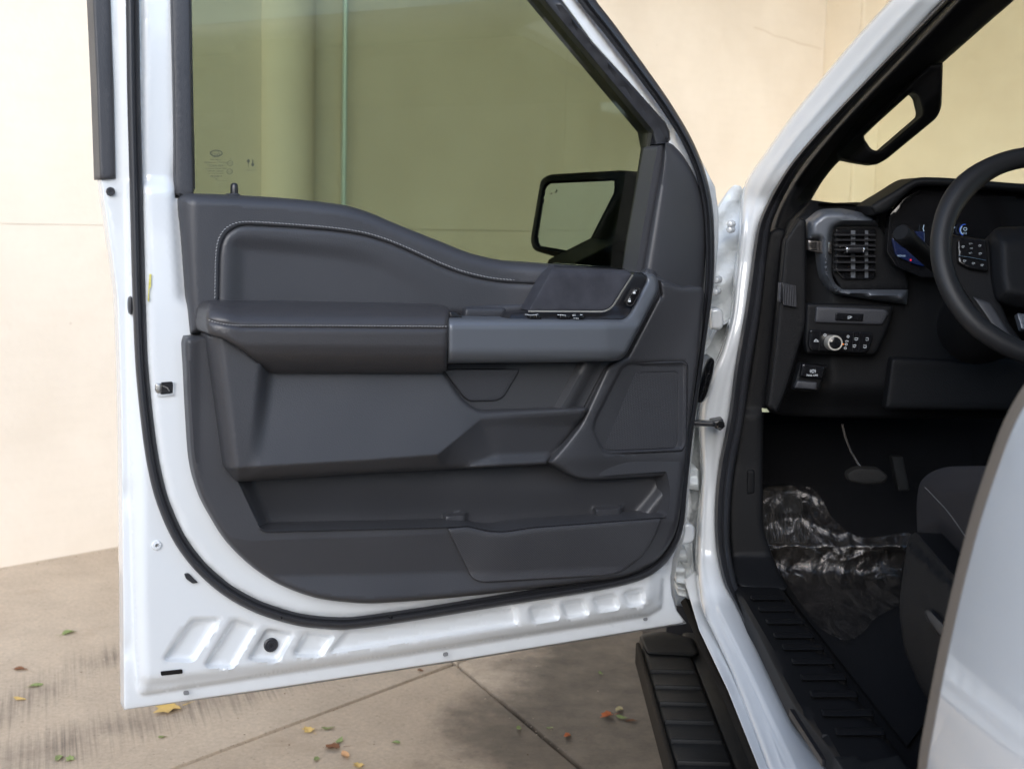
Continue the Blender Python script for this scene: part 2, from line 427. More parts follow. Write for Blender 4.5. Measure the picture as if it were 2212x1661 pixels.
def grille_mat():
    """fine hexagonal perforation on the speaker cover"""
    mt, n, b, out = ntree('speaker_mesh')
    b.inputs['Roughness'].default_value = .5
    tc = n.nodes.new('ShaderNodeTexCoord'); sep = n.nodes.new('ShaderNodeSeparateXYZ'); n.links.new(tc.outputs['Object'], sep.inputs[0])
    vals = []
    for ang in (0, 60, 120):
        c, s_ = math.cos(R(ang)), math.sin(R(ang))
        a = n.nodes.new('ShaderNodeMath'); a.operation = 'MULTIPLY'; a.inputs[1].default_value = c*1750
        e = n.nodes.new('ShaderNodeMath'); e.operation = 'MULTIPLY_ADD'; e.inputs[1].default_value = s_*1750
        n.links.new(sep.outputs[0], a.inputs[0]); n.links.new(sep.outputs[2], e.inputs[0]); n.links.new(a.outputs[0], e.inputs[2])
        k = n.nodes.new('ShaderNodeMath'); k.operation = 'COSINE'; n.links.new(e.outputs[0], k.inputs[0]); vals.append(k)
    q = n.nodes.new('ShaderNodeMath'); n.links.new(vals[0].outputs[0], q.inputs[0]); n.links.new(vals[1].outputs[0], q.inputs[1])
    z = n.nodes.new('ShaderNodeMath'); n.links.new(q.outputs[0], z.inputs[0]); n.links.new(vals[2].outputs[0], z.inputs[1])
    mr = n.nodes.new('ShaderNodeMapRange'); mr.inputs[1].default_value = .1; mr.inputs[2].default_value = 1.2
    n.links.new(z.outputs[0], mr.inputs[0])
    mx = n.nodes.new('ShaderNodeMix'); mx.data_type = 'RGBA'; mx.inputs[6].default_value = (.036, .037, .043, 1); mx.inputs[7].default_value = (.012, .012, .014, 1)
    n.links.new(mr.outputs[0], mx.inputs[0]); n.links.new(mx.outputs[2], b.inputs['Base Color'])
    bp = n.nodes.new('ShaderNodeBump'); bp.invert = True; bp.inputs['Strength'].default_value = .6; bp.inputs['Distance'].default_value = .001
    n.links.new(mr.outputs[0], bp.inputs['Height']); n.links.new(bp.outputs[0], b.inputs['Normal'])
    return mt
M['grille'] = grille_mat()

def wall_mat(name, col, stain):
    mt, n, b, out = ntree(name); b.inputs['Roughness'].default_value = .85; b.inputs['Specular IOR Level'].default_value = .2
    tc = n.nodes.new('ShaderNodeTexCoord')
    nz = n.nodes.new('ShaderNodeTexNoise'); nz.inputs['Scale'].default_value = 1.3; nz.inputs['Detail'].default_value = 8; nz.inputs['Roughness'].default_value = .62
    n.links.new(tc.outputs['Object'], nz.inputs['Vector'])
    mp = n.nodes.new('ShaderNodeMapping'); mp.inputs['Scale'].default_value = (3, 3, 22); n.links.new(tc.outputs['Object'], mp.inputs[0])
    n2 = n.nodes.new('ShaderNodeTexNoise'); n2.inputs['Scale'].default_value = 1.6; n2.inputs['Detail'].default_value = 8; n.links.new(mp.outputs[0], n2.inputs['Vector'])
    cr = n.nodes.new('ShaderNodeValToRGB'); cr.color_ramp.elements[0].position = .3; cr.color_ramp.elements[1].position = .7
    cr.color_ramp.elements[0].color = (*[c*.93 for c in stain], 1); cr.color_ramp.elements[1].color = (*col, 1)
    n.links.new(nz.outputs[0], cr.inputs[0])
    mx = n.nodes.new('ShaderNodeMix'); mx.data_type = 'RGBA'; mx.blend_type = 'MULTIPLY'; mx.inputs[0].default_value = .06
    c2 = n.nodes.new('ShaderNodeValToRGB'); c2.color_ramp.elements[0].position = .25; c2.color_ramp.elements[0].color = (.70, .66, .6, 1)
    c2.color_ramp.elements[1].position = .55; c2.color_ramp.elements[1].color = (1, 1, 1, 1)
    n.links.new(n2.outputs[0], c2.inputs[0]); n.links.new(cr.outputs[0], mx.inputs[6]); n.links.new(c2.outputs[0], mx.inputs[7])
    # pin holes and small spots
    vo = n.nodes.new('ShaderNodeTexVoronoi'); vo.inputs['Scale'].default_value = 5.5; n.links.new(tc.outputs['Object'], vo.inputs['Vector'])
    lt = n.nodes.new('ShaderNodeMath'); lt.operation = 'LESS_THAN'; lt.inputs[1].default_value = .028; n.links.new(vo.outputs[0], lt.inputs[0])
    m3 = n.nodes.new('ShaderNodeMix'); m3.data_type = 'RGBA'; m3.inputs[7].default_value = (.5, .36, .24, 1)
    mm = n.nodes.new('ShaderNodeMath'); mm.operation = 'MULTIPLY'; mm.inputs[1].default_value = .45; n.links.new(lt.outputs[0], mm.inputs[0])
    n.links.new(mm.outputs[0], m3.inputs[0]); n.links.new(mx.outputs[2], m3.inputs[6]); n.links.new(m3.outputs[2], b.inputs['Base Color'])
    bp = n.nodes.new('ShaderNodeBump'); bp.inputs['Strength'].default_value = .25; bp.inputs['Distance'].default_value = .006
    n3 = n.nodes.new('ShaderNodeTexNoise'); n3.inputs['Scale'].default_value = 40; n3.inputs['Detail'].default_value = 6; n.links.new(tc.outputs['Object'], n3.inputs['Vector'])
    n.links.new(n3.outputs[0], bp.inputs['Height']); n.links.new(bp.outputs[0], b.inputs['Normal'])
    return mt
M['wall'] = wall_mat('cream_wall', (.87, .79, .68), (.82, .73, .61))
M['wall_shaded'] = wall_mat('shaded_wall', (.76, .68, .55), (.72, .63, .50))  # darker wall copy: shading of the column's turned face put into the colour
M['wall_lit'] = wall_mat('lit_wall', (.86, .78, .64), (.83, .74, .6))  # lit copy of the wall, brightness put into the colour

def concrete_mat():
    mt, n, b, out = ntree('concrete'); b.inputs['Roughness'].default_value = .75; b.inputs['Specular IOR Level'].default_value = .3
    L = n.links.new
    ge = n.nodes.new('ShaderNodeNewGeometry'); pos = ge.outputs['Position']
    def noise(scale, detail=8, vec=None, rough=.6):
        t = n.nodes.new('ShaderNodeTexNoise'); t.inputs['Scale'].default_value = scale; t.inputs['Detail'].default_value = detail; t.inputs['Roughness'].default_value = rough
        L(vec or pos, t.inputs['Vector']); return t.outputs[0]
    def ramp(v, p0, p1, c0, c1):
        r = n.nodes.new('ShaderNodeValToRGB'); r.color_ramp.elements[0].position = p0; r.color_ramp.elements[1].position = p1
        r.color_ramp.elements[0].color = (*c0, 1) if not np.isscalar(c0) else (c0, c0, c0, 1)
        r.color_ramp.elements[1].color = (*c1, 1) if not np.isscalar(c1) else (c1, c1, c1, 1); L(v, r.inputs[0]); return r.outputs[0]
    def mix(f, a, c, mode='MIX'):
        m_ = n.nodes.new('ShaderNodeMix'); m_.data_type = 'RGBA'; m_.blend_type = mode
        for s, v in ((0, f), (6, a), (7, c)):
            if isinstance(v, tuple): m_.inputs[s].default_value = (*v, 1)
            elif np.isscalar(v): m_.inputs[s].default_value = v
            else: L(v, m_.inputs[s])
        return m_.outputs[2]
    def math_(op, a, c=None, d=None):
        m_ = n.nodes.new('ShaderNodeMath'); m_.operation = op
        for i, v in enumerate((a, c, d)):
            if v is None: continue
            if np.isscalar(v): m_.inputs[i].default_value = v
            else: L(v, m_.inputs[i])
        return m_.outputs[0]
    base = ramp(noise(1.7), .3, .72, (.54, .44, .335), (.64, .535, .415))
    fine = ramp(noise(75, 6, rough=.75), .3, .7, .76, 1.06); base = mix(1.0, base, fine, 'MULTIPLY')
    blot = ramp(noise(5.5, 8, rough=.7), .34, .62, .89, 1.03); base = mix(1.0, base, blot, 'MULTIPLY')
    rust = ramp(noise(3.1, 6), .58, .75, 0.0, .5); base = mix(rust, base, (.34, .25, .17))
    sep = n.nodes.new('ShaderNodeSeparateXYZ'); L(pos, sep.inputs[0]); X, Y = sep.outputs[0], sep.outputs[1]
    # tyre scuffs: bands across the slab, streaked
    def band(p, q, wd, rag, amt, sdir):
        p, q = np.array(p), np.array(q); d = (q-p)/np.linalg.norm(q-p); nn = np.array([-d[1], d[0]])
        v = math_('ADD', math_('MULTIPLY', X, float(nn[0])), math_('MULTIPLY_ADD', Y, float(nn[1]), float(-p@nn)))
        al = math_('ADD', math_('MULTIPLY', X, float(d[0])), math_('MULTIPLY', Y, float(d[1])))
        e = np.array(sdir)/np.linalg.norm(sdir); en = np.array([-e[1], e[0]])
        cmb = n.nodes.new('ShaderNodeCombineXYZ')
        L(math_('MULTIPLY', math_('ADD', math_('MULTIPLY', X, float(en[0])), math_('MULTIPLY', Y, float(en[1]))), 120.0), cmb.inputs[0])
        L(math_('MULTIPLY', math_('ADD', math_('MULTIPLY', X, float(e[0])), math_('MULTIPLY', Y, float(e[1]))), 1.6), cmb.inputs[1])
        st = noise(1.0, 7, cmb.outputs[0], .7); big = noise(2.3, 4)
        vv = math_('ADD', math_('ABSOLUTE', v), math_('MULTIPLY', math_('SUBTRACT', st, .5), -rag))
        mk = n.nodes.new('ShaderNodeMapRange'); mk.interpolation_type = 'SMOOTHSTEP'; mk.inputs[1].default_value = wd; mk.inputs[2].default_value = -wd*.25; mk.inputs[3].default_value = 0; mk.inputs[4].default_value = 1
        L(vv, mk.inputs[0])
        return math_('MULTIPLY', math_('MULTIPLY', math_('MULTIPLY', mk.outputs[0], ramp(st, .36, .62, .35, 1.0)), ramp(big, .34, .58, .15, 1.0)), amt)
    sdv = (.35, -.94)
    s1 = band(BAND[0], BAND[1], .15, .26, .72, sdv); s2 = band(BAND[2], BAND[3], .17, .30, .85, sdv)
    base = mix(s1, base, (.115, .096, .083)); base = mix(s2, base, (.115, .096, .083))
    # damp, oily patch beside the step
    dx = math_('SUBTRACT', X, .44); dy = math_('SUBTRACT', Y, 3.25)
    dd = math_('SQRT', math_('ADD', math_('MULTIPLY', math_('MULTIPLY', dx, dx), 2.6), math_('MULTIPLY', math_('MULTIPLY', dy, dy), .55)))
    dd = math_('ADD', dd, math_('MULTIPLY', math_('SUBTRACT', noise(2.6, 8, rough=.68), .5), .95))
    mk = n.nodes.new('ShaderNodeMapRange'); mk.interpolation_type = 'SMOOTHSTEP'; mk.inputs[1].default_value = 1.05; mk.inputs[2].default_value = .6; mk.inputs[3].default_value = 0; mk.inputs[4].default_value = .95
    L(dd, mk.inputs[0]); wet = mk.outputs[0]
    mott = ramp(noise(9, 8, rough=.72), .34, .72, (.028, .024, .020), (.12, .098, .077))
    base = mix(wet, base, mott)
    vo = n.nodes.new('ShaderNodeTexVoronoi'); vo.inputs['Scale'].default_value = 34; L(pos, vo.inputs['Vector'])
    pore = ramp(vo.outputs[0], .06, .16, .62, 1.0); base = mix(.7, base, pore, 'MULTIPLY')
    L(base, b.inputs['Base Color'])
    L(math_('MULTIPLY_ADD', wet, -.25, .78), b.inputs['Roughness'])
    bp = n.nodes.new('ShaderNodeBump'); bp.inputs['Strength'].default_value = .35; bp.inputs['Distance'].default_value = .003; L(noise(110, 6), bp.inputs['Height']); L(bp.outputs[0], b.inputs['Normal'])
    return mt
Z0 = np.zeros(3)
BAND = [DZ(0.0, Z0)([q], 0.0)[0][:2] for q in ((60, 1505), (300, 1395), (0, 1650), (420, 1520))]
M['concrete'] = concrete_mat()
M['dirt'] = mat('joint_dirt', (.16, .125, .09), .95, var=.6, vscale=40, bump=('noise', 90, .8, .006))
M['ground'] = mat('far_ground', (.33, .28, .22), .9, var=.25, vscale=.7)

# ------------------------------------------------------------------ ground
def gpt(px, py): return DZ(0.0, Z0)([(px, py)], 0.0)[0][:2]
gbm = [(-80, -80), (80, -80), (80, 80), (-80, 80)]
ground = link('ground', mesh('ground', [(x, y, -0.02) for x, y in gbm], [(0, 1, 2, 3)], smooth=False), M['dirt'], None, kind='structure', label='grey brown ground under the concrete slabs')
J = gpt(984, 1432); d1 = (gpt(385, 1655)-J); d1 /= np.linalg.norm(d1); d2 = (gpt(1250, 1655)-J); d2 /= np.linalg.norm(d2)
def slab(poly):
    poly = [np.array(p) for p in poly]; k = len(poly); g = []
    for i in range(k):       # shrink by half a joint
        a, b, c = poly[i-1], poly[i], poly[(i+1) % k]; u1 = (a-b)/np.linalg.norm(a-b); u2 = (c-b)/np.linalg.norm(c-b)
        sn = abs(u1[0]*u2[1]-u1[1]*u2[0]); g.append(b+(u1+u2)*(0.0075/sn))
    V = [(x, y, 0.0) for x, y in g]+[(x, y, -0.06) for x, y in g]; Fc = [tuple(range(k)), tuple(range(k, 2*k))[::-1]]+[(i, k+i, k+(i+1) % k, (i+1) % k) for i in range(k)]
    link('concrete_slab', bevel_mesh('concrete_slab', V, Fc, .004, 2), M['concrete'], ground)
far = 60
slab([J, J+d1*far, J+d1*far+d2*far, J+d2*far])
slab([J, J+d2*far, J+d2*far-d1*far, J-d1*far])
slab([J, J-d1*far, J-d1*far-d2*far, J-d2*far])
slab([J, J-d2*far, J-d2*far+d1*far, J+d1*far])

# ------------------------------------------------------------------ building walls
A = np.array([-1.935, 4.646]); wd = np.array([.7032, .711]); wd /= np.linalg.norm(wd); wn = np.array([wd[1], -wd[0]])   # wn: out of the wall, to the camera
def wp(s, o, z): q = A+wd*s+wn*o; return (q[0], q[1], z)
def wbox_geo(s0, s1, o0, o1, z0, z1):
    V = [wp(s, o, z) for z in (z0, z1) for s, o in ((s0, o0), (s1, o0), (s1, o1), (s0, o1))]
    return V, [(0, 1, 2, 3), (7, 6, 5, 4), (0, 4, 5, 1), (1, 5, 6, 2), (2, 6, 7, 3), (3, 7, 4, 0)]
wall = link('building_wall', mesh('building_wall', *wbox_geo(-16, 5.9, -.25, -.012, -.05, 4.4), smooth=False), M['wall'], None, label='cream painted concrete wall running behind the open white door', category='wall')
js = [-15.9, -12.2, -8.5, -4.8, -1.1, 3.1, 5.64]
zs = [0.0, 1.304, 4.3]
for i in range(len(js)-1):
    for k in range(2):
        g = .0007
        link('wall_panel', bevel_mesh('wall_panel', *wbox_geo(js[i]+g, js[i+1]-g, -.03, 0, zs[k]+g*(k > 0), zs[k+1]-g), .0012, 1), M['wall'], wall)
# round pilaster bulging from the wall
V, Fc = [], []; kk = 24
for z in (0, 4.3):
    for i in range(kk+1):
        a = math.pi*i/kk; V.append(wp(1.303-.127*math.cos(a), .115*math.sin(a)**.9+.002, z))
for i in range(kk): Fc.append((i, i+1, kk+2+i, kk+1+i))
link('wall_pilaster', mesh('wall_pilaster', V, Fc, angle=60), M['wall'], None, label='rounded cream pilaster on the wall, seen through the tinted door window', category='pilaster')
pp = [wp(1.585, .05, z) for z in (0.02, 1.0, 2.0, 3.0, 4.25)]
pipe = link('conduit_pipe', mesh('conduit_pipe', *tube_geo(pp, .0125, 12), angle=60), mat('galvanised_pipe', (.55, .66, .66), .4, metal=.3), None, label='thin pale blue pipe running up the wall beside the rounded pilaster', category='pipe')
for z in (.5, 2.6):
    link('pipe_clip', bevel_mesh('pipe_clip', *wbox_geo(1.56, 1.61, .0, .066, z, z+.03), .003, 1), M['steel'], pipe)
# crack
ck = [(1628, 60), (1650, 66), (1672, 78), (1700, 84), (1728, 95), (1752, 100), (1774, 107)]
def wmap(p, h):
    p = arr(p); d = ray(p[:, 0], p[:, 1]); n3 = np.array([wn[0], wn[1], 0]); A3 = np.array([A[0], A[1], 0])
    t = (np.broadcast_to(h, (len(p),))-(CAM-A3)@n3)/(d@n3); return CAM+d*t[:, None]
sweep('wall_crack', ck, [(-.7, .0005), (0, .002), (.7, .0005)], wmap, mat('crack_shade', (.60, .49, .37), .9), wall)
# corner column and the second wall
col_ = link('corner_column', bevel_mesh('corner_column', *wbox_geo(5.643, 5.94, -.2, .258, 0, 4.4), .01, 2), M['wall_shaded'], None, label='square column, shade put in its colour, in the corner beyond the windscreen', category='column')
link('side_wall', mesh('side_wall', *wbox_geo(5.942, 6.3, -.2, 9.0, 0, 4.4), smooth=False), M['wall_shaded'], None, label='cream wall seen through the windscreen behind the steering wheel', category='wall')
pl = link('column_lit_face', bevel_mesh('column_lit_face', *wbox_geo(5.65, 5.939, .2605, .275, 0, 4.3), .004, 1), M['wall_lit'], None, label='lit face of the corner column, brightness put in its colour, above the dashboard', category='pilaster')  # thin slab standing in for the column's lit front face
# dark block added behind the viewer to darken the glass reflections
ob_ = link('reflection_block', bevel_mesh('reflection_block', *box_geo((-30, -17, 0), (34, -14, 4.2)), .02, 1), mat('dark_block', (.075, .062, .052), .7, var=.2, vscale=2), None, label='long dark brown block added behind the viewer to darken reflections', category='reflection blocker')
# unseen slab added overhead to dim the far wall and top surfaces
link('shade_slab', bevel_mesh('shade_slab', *box_geo((-12, 3.0, 4.4), (14, 16, 4.8)), .01, 1), mat('shade_slab_brown', (.20, .165, .13), .9, var=.1, vscale=3), None, kind='structure', label='slab added overhead, out of view, to shade the far wall')
# ------------------------------------------------------------------ the truck
truck = bpy.data.objects.new('pickup_truck', None); COL.objects.link(truck); truck.location = ROOT
truck['label'] = 'white pickup truck with its driver door standing wide open'; truck['category'] = 'pickup truck'
IN = (0, 1, 0)      # truck parts get their thickness forward, away from the viewer

# ---- door shell: white inner sheet with window frame
o_left = [(187, -270), (200, 0), (209, 200), (217, 385), (219, 400), (224, 432), (243, 560), (253, 640), (258, 760), (262, 900), (264, 1100), (266, 1300), (268, 1533)]
o_bot = [(600, 1485), (1000, 1424), (1481, 1345)]
o_right = [(1462, 1318), (1452, 1285), (1449, 1250), (1454, 1205), (1476, 1150), (1482, 1050), (1497, 930), (1512, 820), (1528, 700), (1545, 600), (1552, 520), (1552, 460), (1545, 405), (1515, 345), (1480, 276), (1391, 146), (1260, -30), (1075, -270)]
outer = o_left+o_bot+o_right
hole = [(374, -215), (371, 0), (379, 428), (800, 470), (1000, 556), (1400, 590), (1420, 540), (1436, 318), (1448, 302), (1438, 266), (1280, 93), (1212, 0), (1040, -215)]
door = None
inner1 = [(272, 400), (275, 640), (277, 800), (281, 1000), (286, 1200), (292, 1400), (299, 1494), (310, 1500), (600, 1455), (1000, 1394), (1400, 1329), (1428, 1312), (1432, 1250), (1440, 1200), (1460, 1150), (1475, 1050), (1495, 800), (1540, 560), (1540, 380), (1380, 170), (1230, -20), (1060, -300), (262, -300), (264, 0)]
sill = [(300, 1300), (306, 1462), (318, 1474), (390, 1466), (810, 1413), (1120, 1361), (1385, 1316), (1410, 1296), (1415, 1230), (1440, 1150), (1440, 400), (300, 400)]
sealin = [(300, -300), (306, 400), (316, 780), (328, 900), (342, 1000), (362, 1080), (396, 1157), (440, 1216), (498, 1266), (566, 1302), (640, 1326), (700, 1334), (760, 1335), (900, 1315), (1100, 1282), (1300, 1250), (1376, 1231), (1412, 1208), (1440, 1175), (1455, 1130), (1465, 1050), (1480, 930), (1498, 820), (1514, 700), (1522, 600), (1520, 480), (1505, 420), (1480, 350), (1440, 270), (1370, 170), (1290, 60), (1245, 0), (1060, -300)]
ribs = [[(415, 1339), (475, 1337), (417, 1427), (354, 1424)], [(505, 1337), (553, 1353), (503, 1441), (443, 1438)], [(576, 1358), (633, 1369), (600, 1427), (537, 1423)],
        [(660, 1366), (721, 1374), (692, 1416), (634, 1414)], [(748, 1362), (1110, 1308), (1118, 1345), (712, 1408)],
        [(1143, 1312), (1196, 1304), (1208, 1335), (1152, 1344)], [(1213, 1303), (1260, 1296), (1272, 1325), (1222, 1333)], [(1281, 1292), (1328, 1285), (1337, 1313), (1290, 1320)], [(1347, 1281), (1388, 1273), (1392, 1302), (1355, 1309)]]
ribs = [rnd(r_, 9, 3) for r_ in ribs]
depr = [(372, 560), (392, 610), (398, 720), (396, 760), (408, 990), (425, 1070), (455, 1130), (430, 1130), (380, 1010), (368, 860), (364, 720), (372, 640)]
sI1, sSill, sSeal = arr(inner1), arr(sill), arr(sealin)
sCut = arr([(425, 745), (1490, 745), (1455, 1100), (1400, 1195), (1000, 1262), (760, 1275), (600, 1230), (500, 1150), (440, 1040)])
def h_shell(P):
    h = .011*S((sd(P, sI1)+3)/9)+.014*S((sd(P, sSill)+16)/30)+.012*S((sd(P, sSeal)+4)/14)
    for i, r_ in enumerate(ribs):
        lo, hi = r_.min(0)-12, r_.max(0)+12; k = np.all((P > lo) & (P < hi), 1)
        if k.any(): h[k] -= (.009 if i == 4 else .0125)*S((sd(P[k], r_)+5)/11)
    h -= .075*S((sd(P, sCut))/10)
    # recess of the latch wall towards the post, flange below the belt notch
    h += .012*S((P[:, 1]-300)/160)*S((sd(P, arr([(345, 200), (374, 200), (382, 430), (392, 560), (398, 640), (470, 700), (470, 560), (400, 200)]))+18)/20)*-1
    # small dents along the hem
    h -= .006*np.exp(-((P[:, 1]-1070)/26)**2-((P[:, 0]-272)/14)**2)+.006*np.exp(-((P[:, 1]-1402)/22)**2-((P[:, 0]-274)/14)**2)
    return h
feats = [(inner1[:13], (-4, 0, 4, 8)), (sill[1:9], (-14, -6, 2, 10)), (sealin, (-4, 2, 8), False)]+[(r_, (-5, -1, 3, 6), True) for r_ in ribs]
door = relief('door', outer, D, h_shell, M['paint'], truck, sp=12, back=.03, tdir=(0, -1, 0), holes=[hole], edge=(4, .004), feats=feats, angle=60)
door.location = HINGE-ROOT
door.rotation_euler = (0, 0, math.atan2(U[1], U[0]))
BK = (0, -1, 0)
# outer skin below the belt
ou = [p for p in o_left if p[1] > 395]+[(600, 1487), (1000, 1426), (1483, 1346)]+[(1462, 1318), (1455, 1250), (1480, 1150), (1500, 930), (1530, 700), (1545, 600), (1450, 590), (1000, 560), (800, 480), (380, 430)]
Vs = D(ou, -.032); Vo = Vs.copy(); Vo[:, 1] = -.105; k = len(ou)
sk = D(ou, -.032); sk2 = sk.copy(); cen_ = sk.mean(0); sk2 = cen_+(sk-cen_)*np.array([.985, 1, .985]); sk2[:, 1] = -.11
link('outer_skin', mesh('outer_skin', list(sk)+list(sk2), [tuple(range(k, 2*k))]+[(i, k+i, k+(i+1) % k, (i+1) % k) for i in range(k)]), M['paint'], door)

# ---- trims round the window
relief('pillar_applique', [(186, -270), (200, 0), (209, 200), (215.5, 389), (250, 386), (246, 200), (239, 0), (228, -270)], D, .008, M['trim'], door, sp=14, back=.05, tdir=BK, edge=(6, .006), feats=[([(196, -270), (212, 0), (220, 200), (226, 389)], (0, 4))])
frame_trim = [(361, -230), (370, 0), (375, 200), (378, 416), (390, 426), (418, 426), (418.5, 411), (414, 200), (411, 0), (404, -230)]
relief('window_trim', frame_trim, D, .036, M['trim'], door, sp=12, back=.05, tdir=BK, edge=(6, .006))
chan = [(1212, 0), (1280, 93), (1360, 178), (1438, 266), (1447, 284), (1448, 306), (1436, 312), (1416, 320), (1409, 284), (1173, 0), (990, -230), (1040, -230)]
relief('window_channel', chan, D, lambda P: .022+.008*S(sd(P, arr([(1190, 0), (1425, 278), (1440, 310), (1460, 300), (1440, 250), (1212, 0)]))/8), M['rubber'], door, sp=12, back=.05, tdir=BK, edge=(6, .008))
relief('window_gasket', [(1409, 284), (1417, 318), (1411, 358), (1374, 579), (1362, 579), (1388, 420)], D, .012, M['black'], door, sp=10, back=.03, tdir=BK)
sweep('window_gasket', [(404, -230), (412, 0), (415.5, 200), (420, 409)], rprof(2.0, .004, 6), D, M['black'], door, h0=.012)
sail = [(1421, 318), (1437, 309.5), (1446, 308), (1453, 312), (1480, 343), (1506, 393), (1520, 447), (1524.5, 518), (1522, 600), (1518, 640), (1471, 634), (1420, 610), (1372, 596), (1411, 358)]
loft('mirror_sail', [(1421, 318), (1413, 358), (1397, 450), (1384, 520), (1372, 598)], [(1437, 310), (1431, 360), (1414, 450), (1402, 520), (1388, 602)], [0, .15, .5, .85, 1], D, lambda u, P: .046-.004*(u > .9), M['trim'], door, n=40, back=.05, tdir=BK)
loft('mirror_sail', [(1437, 310), (1431, 360), (1414, 450), (1402, 520), (1388, 602), (1386, 612)], spl([(1444, 308), (1453, 312), (1480, 343), (1506, 393), (1520, 447), (1524.5, 518), (1522, 590), (1518, 642)], 5), [0, .03, .07, .14, .24, .34, .44, .54, .64, .74, .84, .92, .97, 1], D, lambda u, P: .064-.016*np.exp(-u/.035)-.030*u**2-.010*S((u-.93)/.07), M['trim'], door, n=60, back=.06, tdir=BK)
# glass
gl = [(398, -240), (405, 0), (408, 430), (700, 452), (800, 480), (1000, 565), (1200, 590), (1380, 600), (1425, 330), (1415, 275), (1190, 0), (1000, -240)]
gm = D(gl, .000); gb = gm.copy(); gb[:, 1] -= .004; k = len(gl)
link('window_glass', mesh('window_glass', list(gm)+list(gb), [tuple(range(k)), tuple(range(k, 2*k))[::-1]]+[(i, (i+1) % k, k+(i+1) % k, k+i) for i in range(k)], smooth=False), M['glass'], door)

# printing on the glass, read from outside
tp = []
def T(s, x, y, sz, **kw): tp.append(text_geo(s, x, y, sz, D, .0015, flip=True, **kw))
T('Ford', 476.5, 335.5, 10.5, slant=.35, sx=1.0, dy=0)
tp.append(line_geo(circ(467, 331.5, 13.2, 6.6, 24), 1.4, D, .0015, True)); tp.append(line_geo(circ(467, 331.5, 11.6, 5.2, 24), .5, D, .0015, True))
for s, x, y, sz in (('HTPRO', 466, 341.5, 5), ('SOLAR TINT', 466, 347, 4.6), ('ACOUSTIC LAMINATED', 466, 353, 4.6), ('43R-000257', 465, 360.5, 7), ('DOT 904 AS2 M100 Z3-1', 466, 366, 4.4), ('TRANSP. 70% MIN', 466, 371.5, 4.4), ('ML34-15214A11-AC', 466, 376.5, 4), ('E 000249', 467, 383.5, 6.6), ('26', 468, 388.5, 5)):
    T(s, x, y, sz, align='CENTER')
for cx, cy, s in ((497, 353, 'E13'), (496, 371, 'CCC')):
    tp.append(line_geo(circ(cx, cy, 6.0, 5.4, 20), 1.0, D, .0015, True)); T(s, cx, cy+2, 5, align='CENTER')
T('XI', 498, 345, 4, align='CENTER'); T('FordConnected.com', 540, 369, 3.2, align='CENTER')
for i in range(8): tp.append(line_geo([(470+i*2.6, 391), (471+i*2.6, 391)], 1, D, .0015))
for x, up in ((536.5, 1), (546, -1)):
    y0, y1 = 343, 361
    tp.append((D([(x-4.4, y0+7 if up > 0 else y1-7), (x, y0 if up > 0 else y1), (x+4.4, y0+7 if up > 0 else y1-7)], .0015), [(0, 1, 2)]))
    for q in range(4):
        a = (y0+8+q*2.6) if up > 0 else (y1-8-q*2.6); tp.append(line_geo([(x, a), (x, a+1.6)], 2.4 if q == 0 else 1.4, D, .0015))
    if up < 0: tp.append(line_geo([(x, y1-15), (x, y1-6)], 2.2, D, .0015))
    else: tp.append(line_geo([(x, y0+6), (x, y0+12)], 2.2, D, .0015))
link('glass_print', mesh('glass_print', *merge([t for t in tp if len(t[0])]), smooth=False), M['print'], door, kind='stuff')

# ---- mirror, outside the glass
mo = rnd([(1168, 388), (1187, 377), (1345, 368), (1392, 377), (1396, 574), (1302, 571), (1234, 563), (1196, 554), (1152, 541), (1146, 519)], [12, 12, 8, 4, 2, 4, 10, 10, 14, 10])
mg = rnd([(1178, 405), (1187, 397), (1327, 391), (1327, 415), (1266, 534), (1248, 545), (1165, 531), (1160, 520)], [6, 6, 3, 8, 12, 8, 8, 6])
mn = U*.94+N*.342; mo0 = HINGE+U*D([(1245, 460)], -.20)[0][0]+N*-.20+np.array([0, 0, D([(1245, 460)], -.20)[0][2]])   # mirror plane faces rearward when the door is shut
def DM(p, h):
    p = arr(p); d = ray(p[:, 0], p[:, 1]); t = (np.broadcast_to(np.asarray(h, float), (len(p),))-(CAM-mo0)@mn)/(d@mn); P = CAM+d*t[:, None]-HINGE
    return np.stack([P@U, P@N, P[:, 2]], 1)
relief('mirror_housing', mo, DM, lambda P: -.004-.018*S((sd(P, mg)+6)/5)-.05*S((P[:, 0]-1300)/110), M['matte_black'], door, sp=7, back=.09, tdir=tuple(-np.array([mn@U, mn@N, 0])), edge=(12, .02), feats=[(mg, (-6, -4, -2, 0, 2), True)])
link('mirror_glass', mesh('mirror_glass', DM(mg, -.012), [tuple(range(len(mg)))], smooth=False), M['mirror'], door)
tp = [line_geo(circ(1201, 415, 1.8, 1.6, 8), .8, DM, -.0115, True), line_geo(circ(1191, 418.5, 1.2, 1.2, 8), .7, DM, -.0115, True), line_geo([(1196, 417), (1197, 416)], .8, DM, -.0115), line_geo([(1202, 410), (1203, 413)], 1.6, DM, -.0115)]
link('blind_spot_icon', mesh('blind_spot_icon', *merge(tp), smooth=False), M['print'], door, kind='stuff')
relief('mirror_arm', rnd([(1240, 566), (1330, 520), (1396, 500), (1396, 600), (1236, 586)], 6), D, -.05, M['matte_black'], door, sp=9, back=.10, tdir=BK, edge=(6, .02))
sweep('mirror_trim', [(1338, 541), (1362, 543)], rprof(1.2, .002, 6), D, M['smoke'], door, h0=-.03)

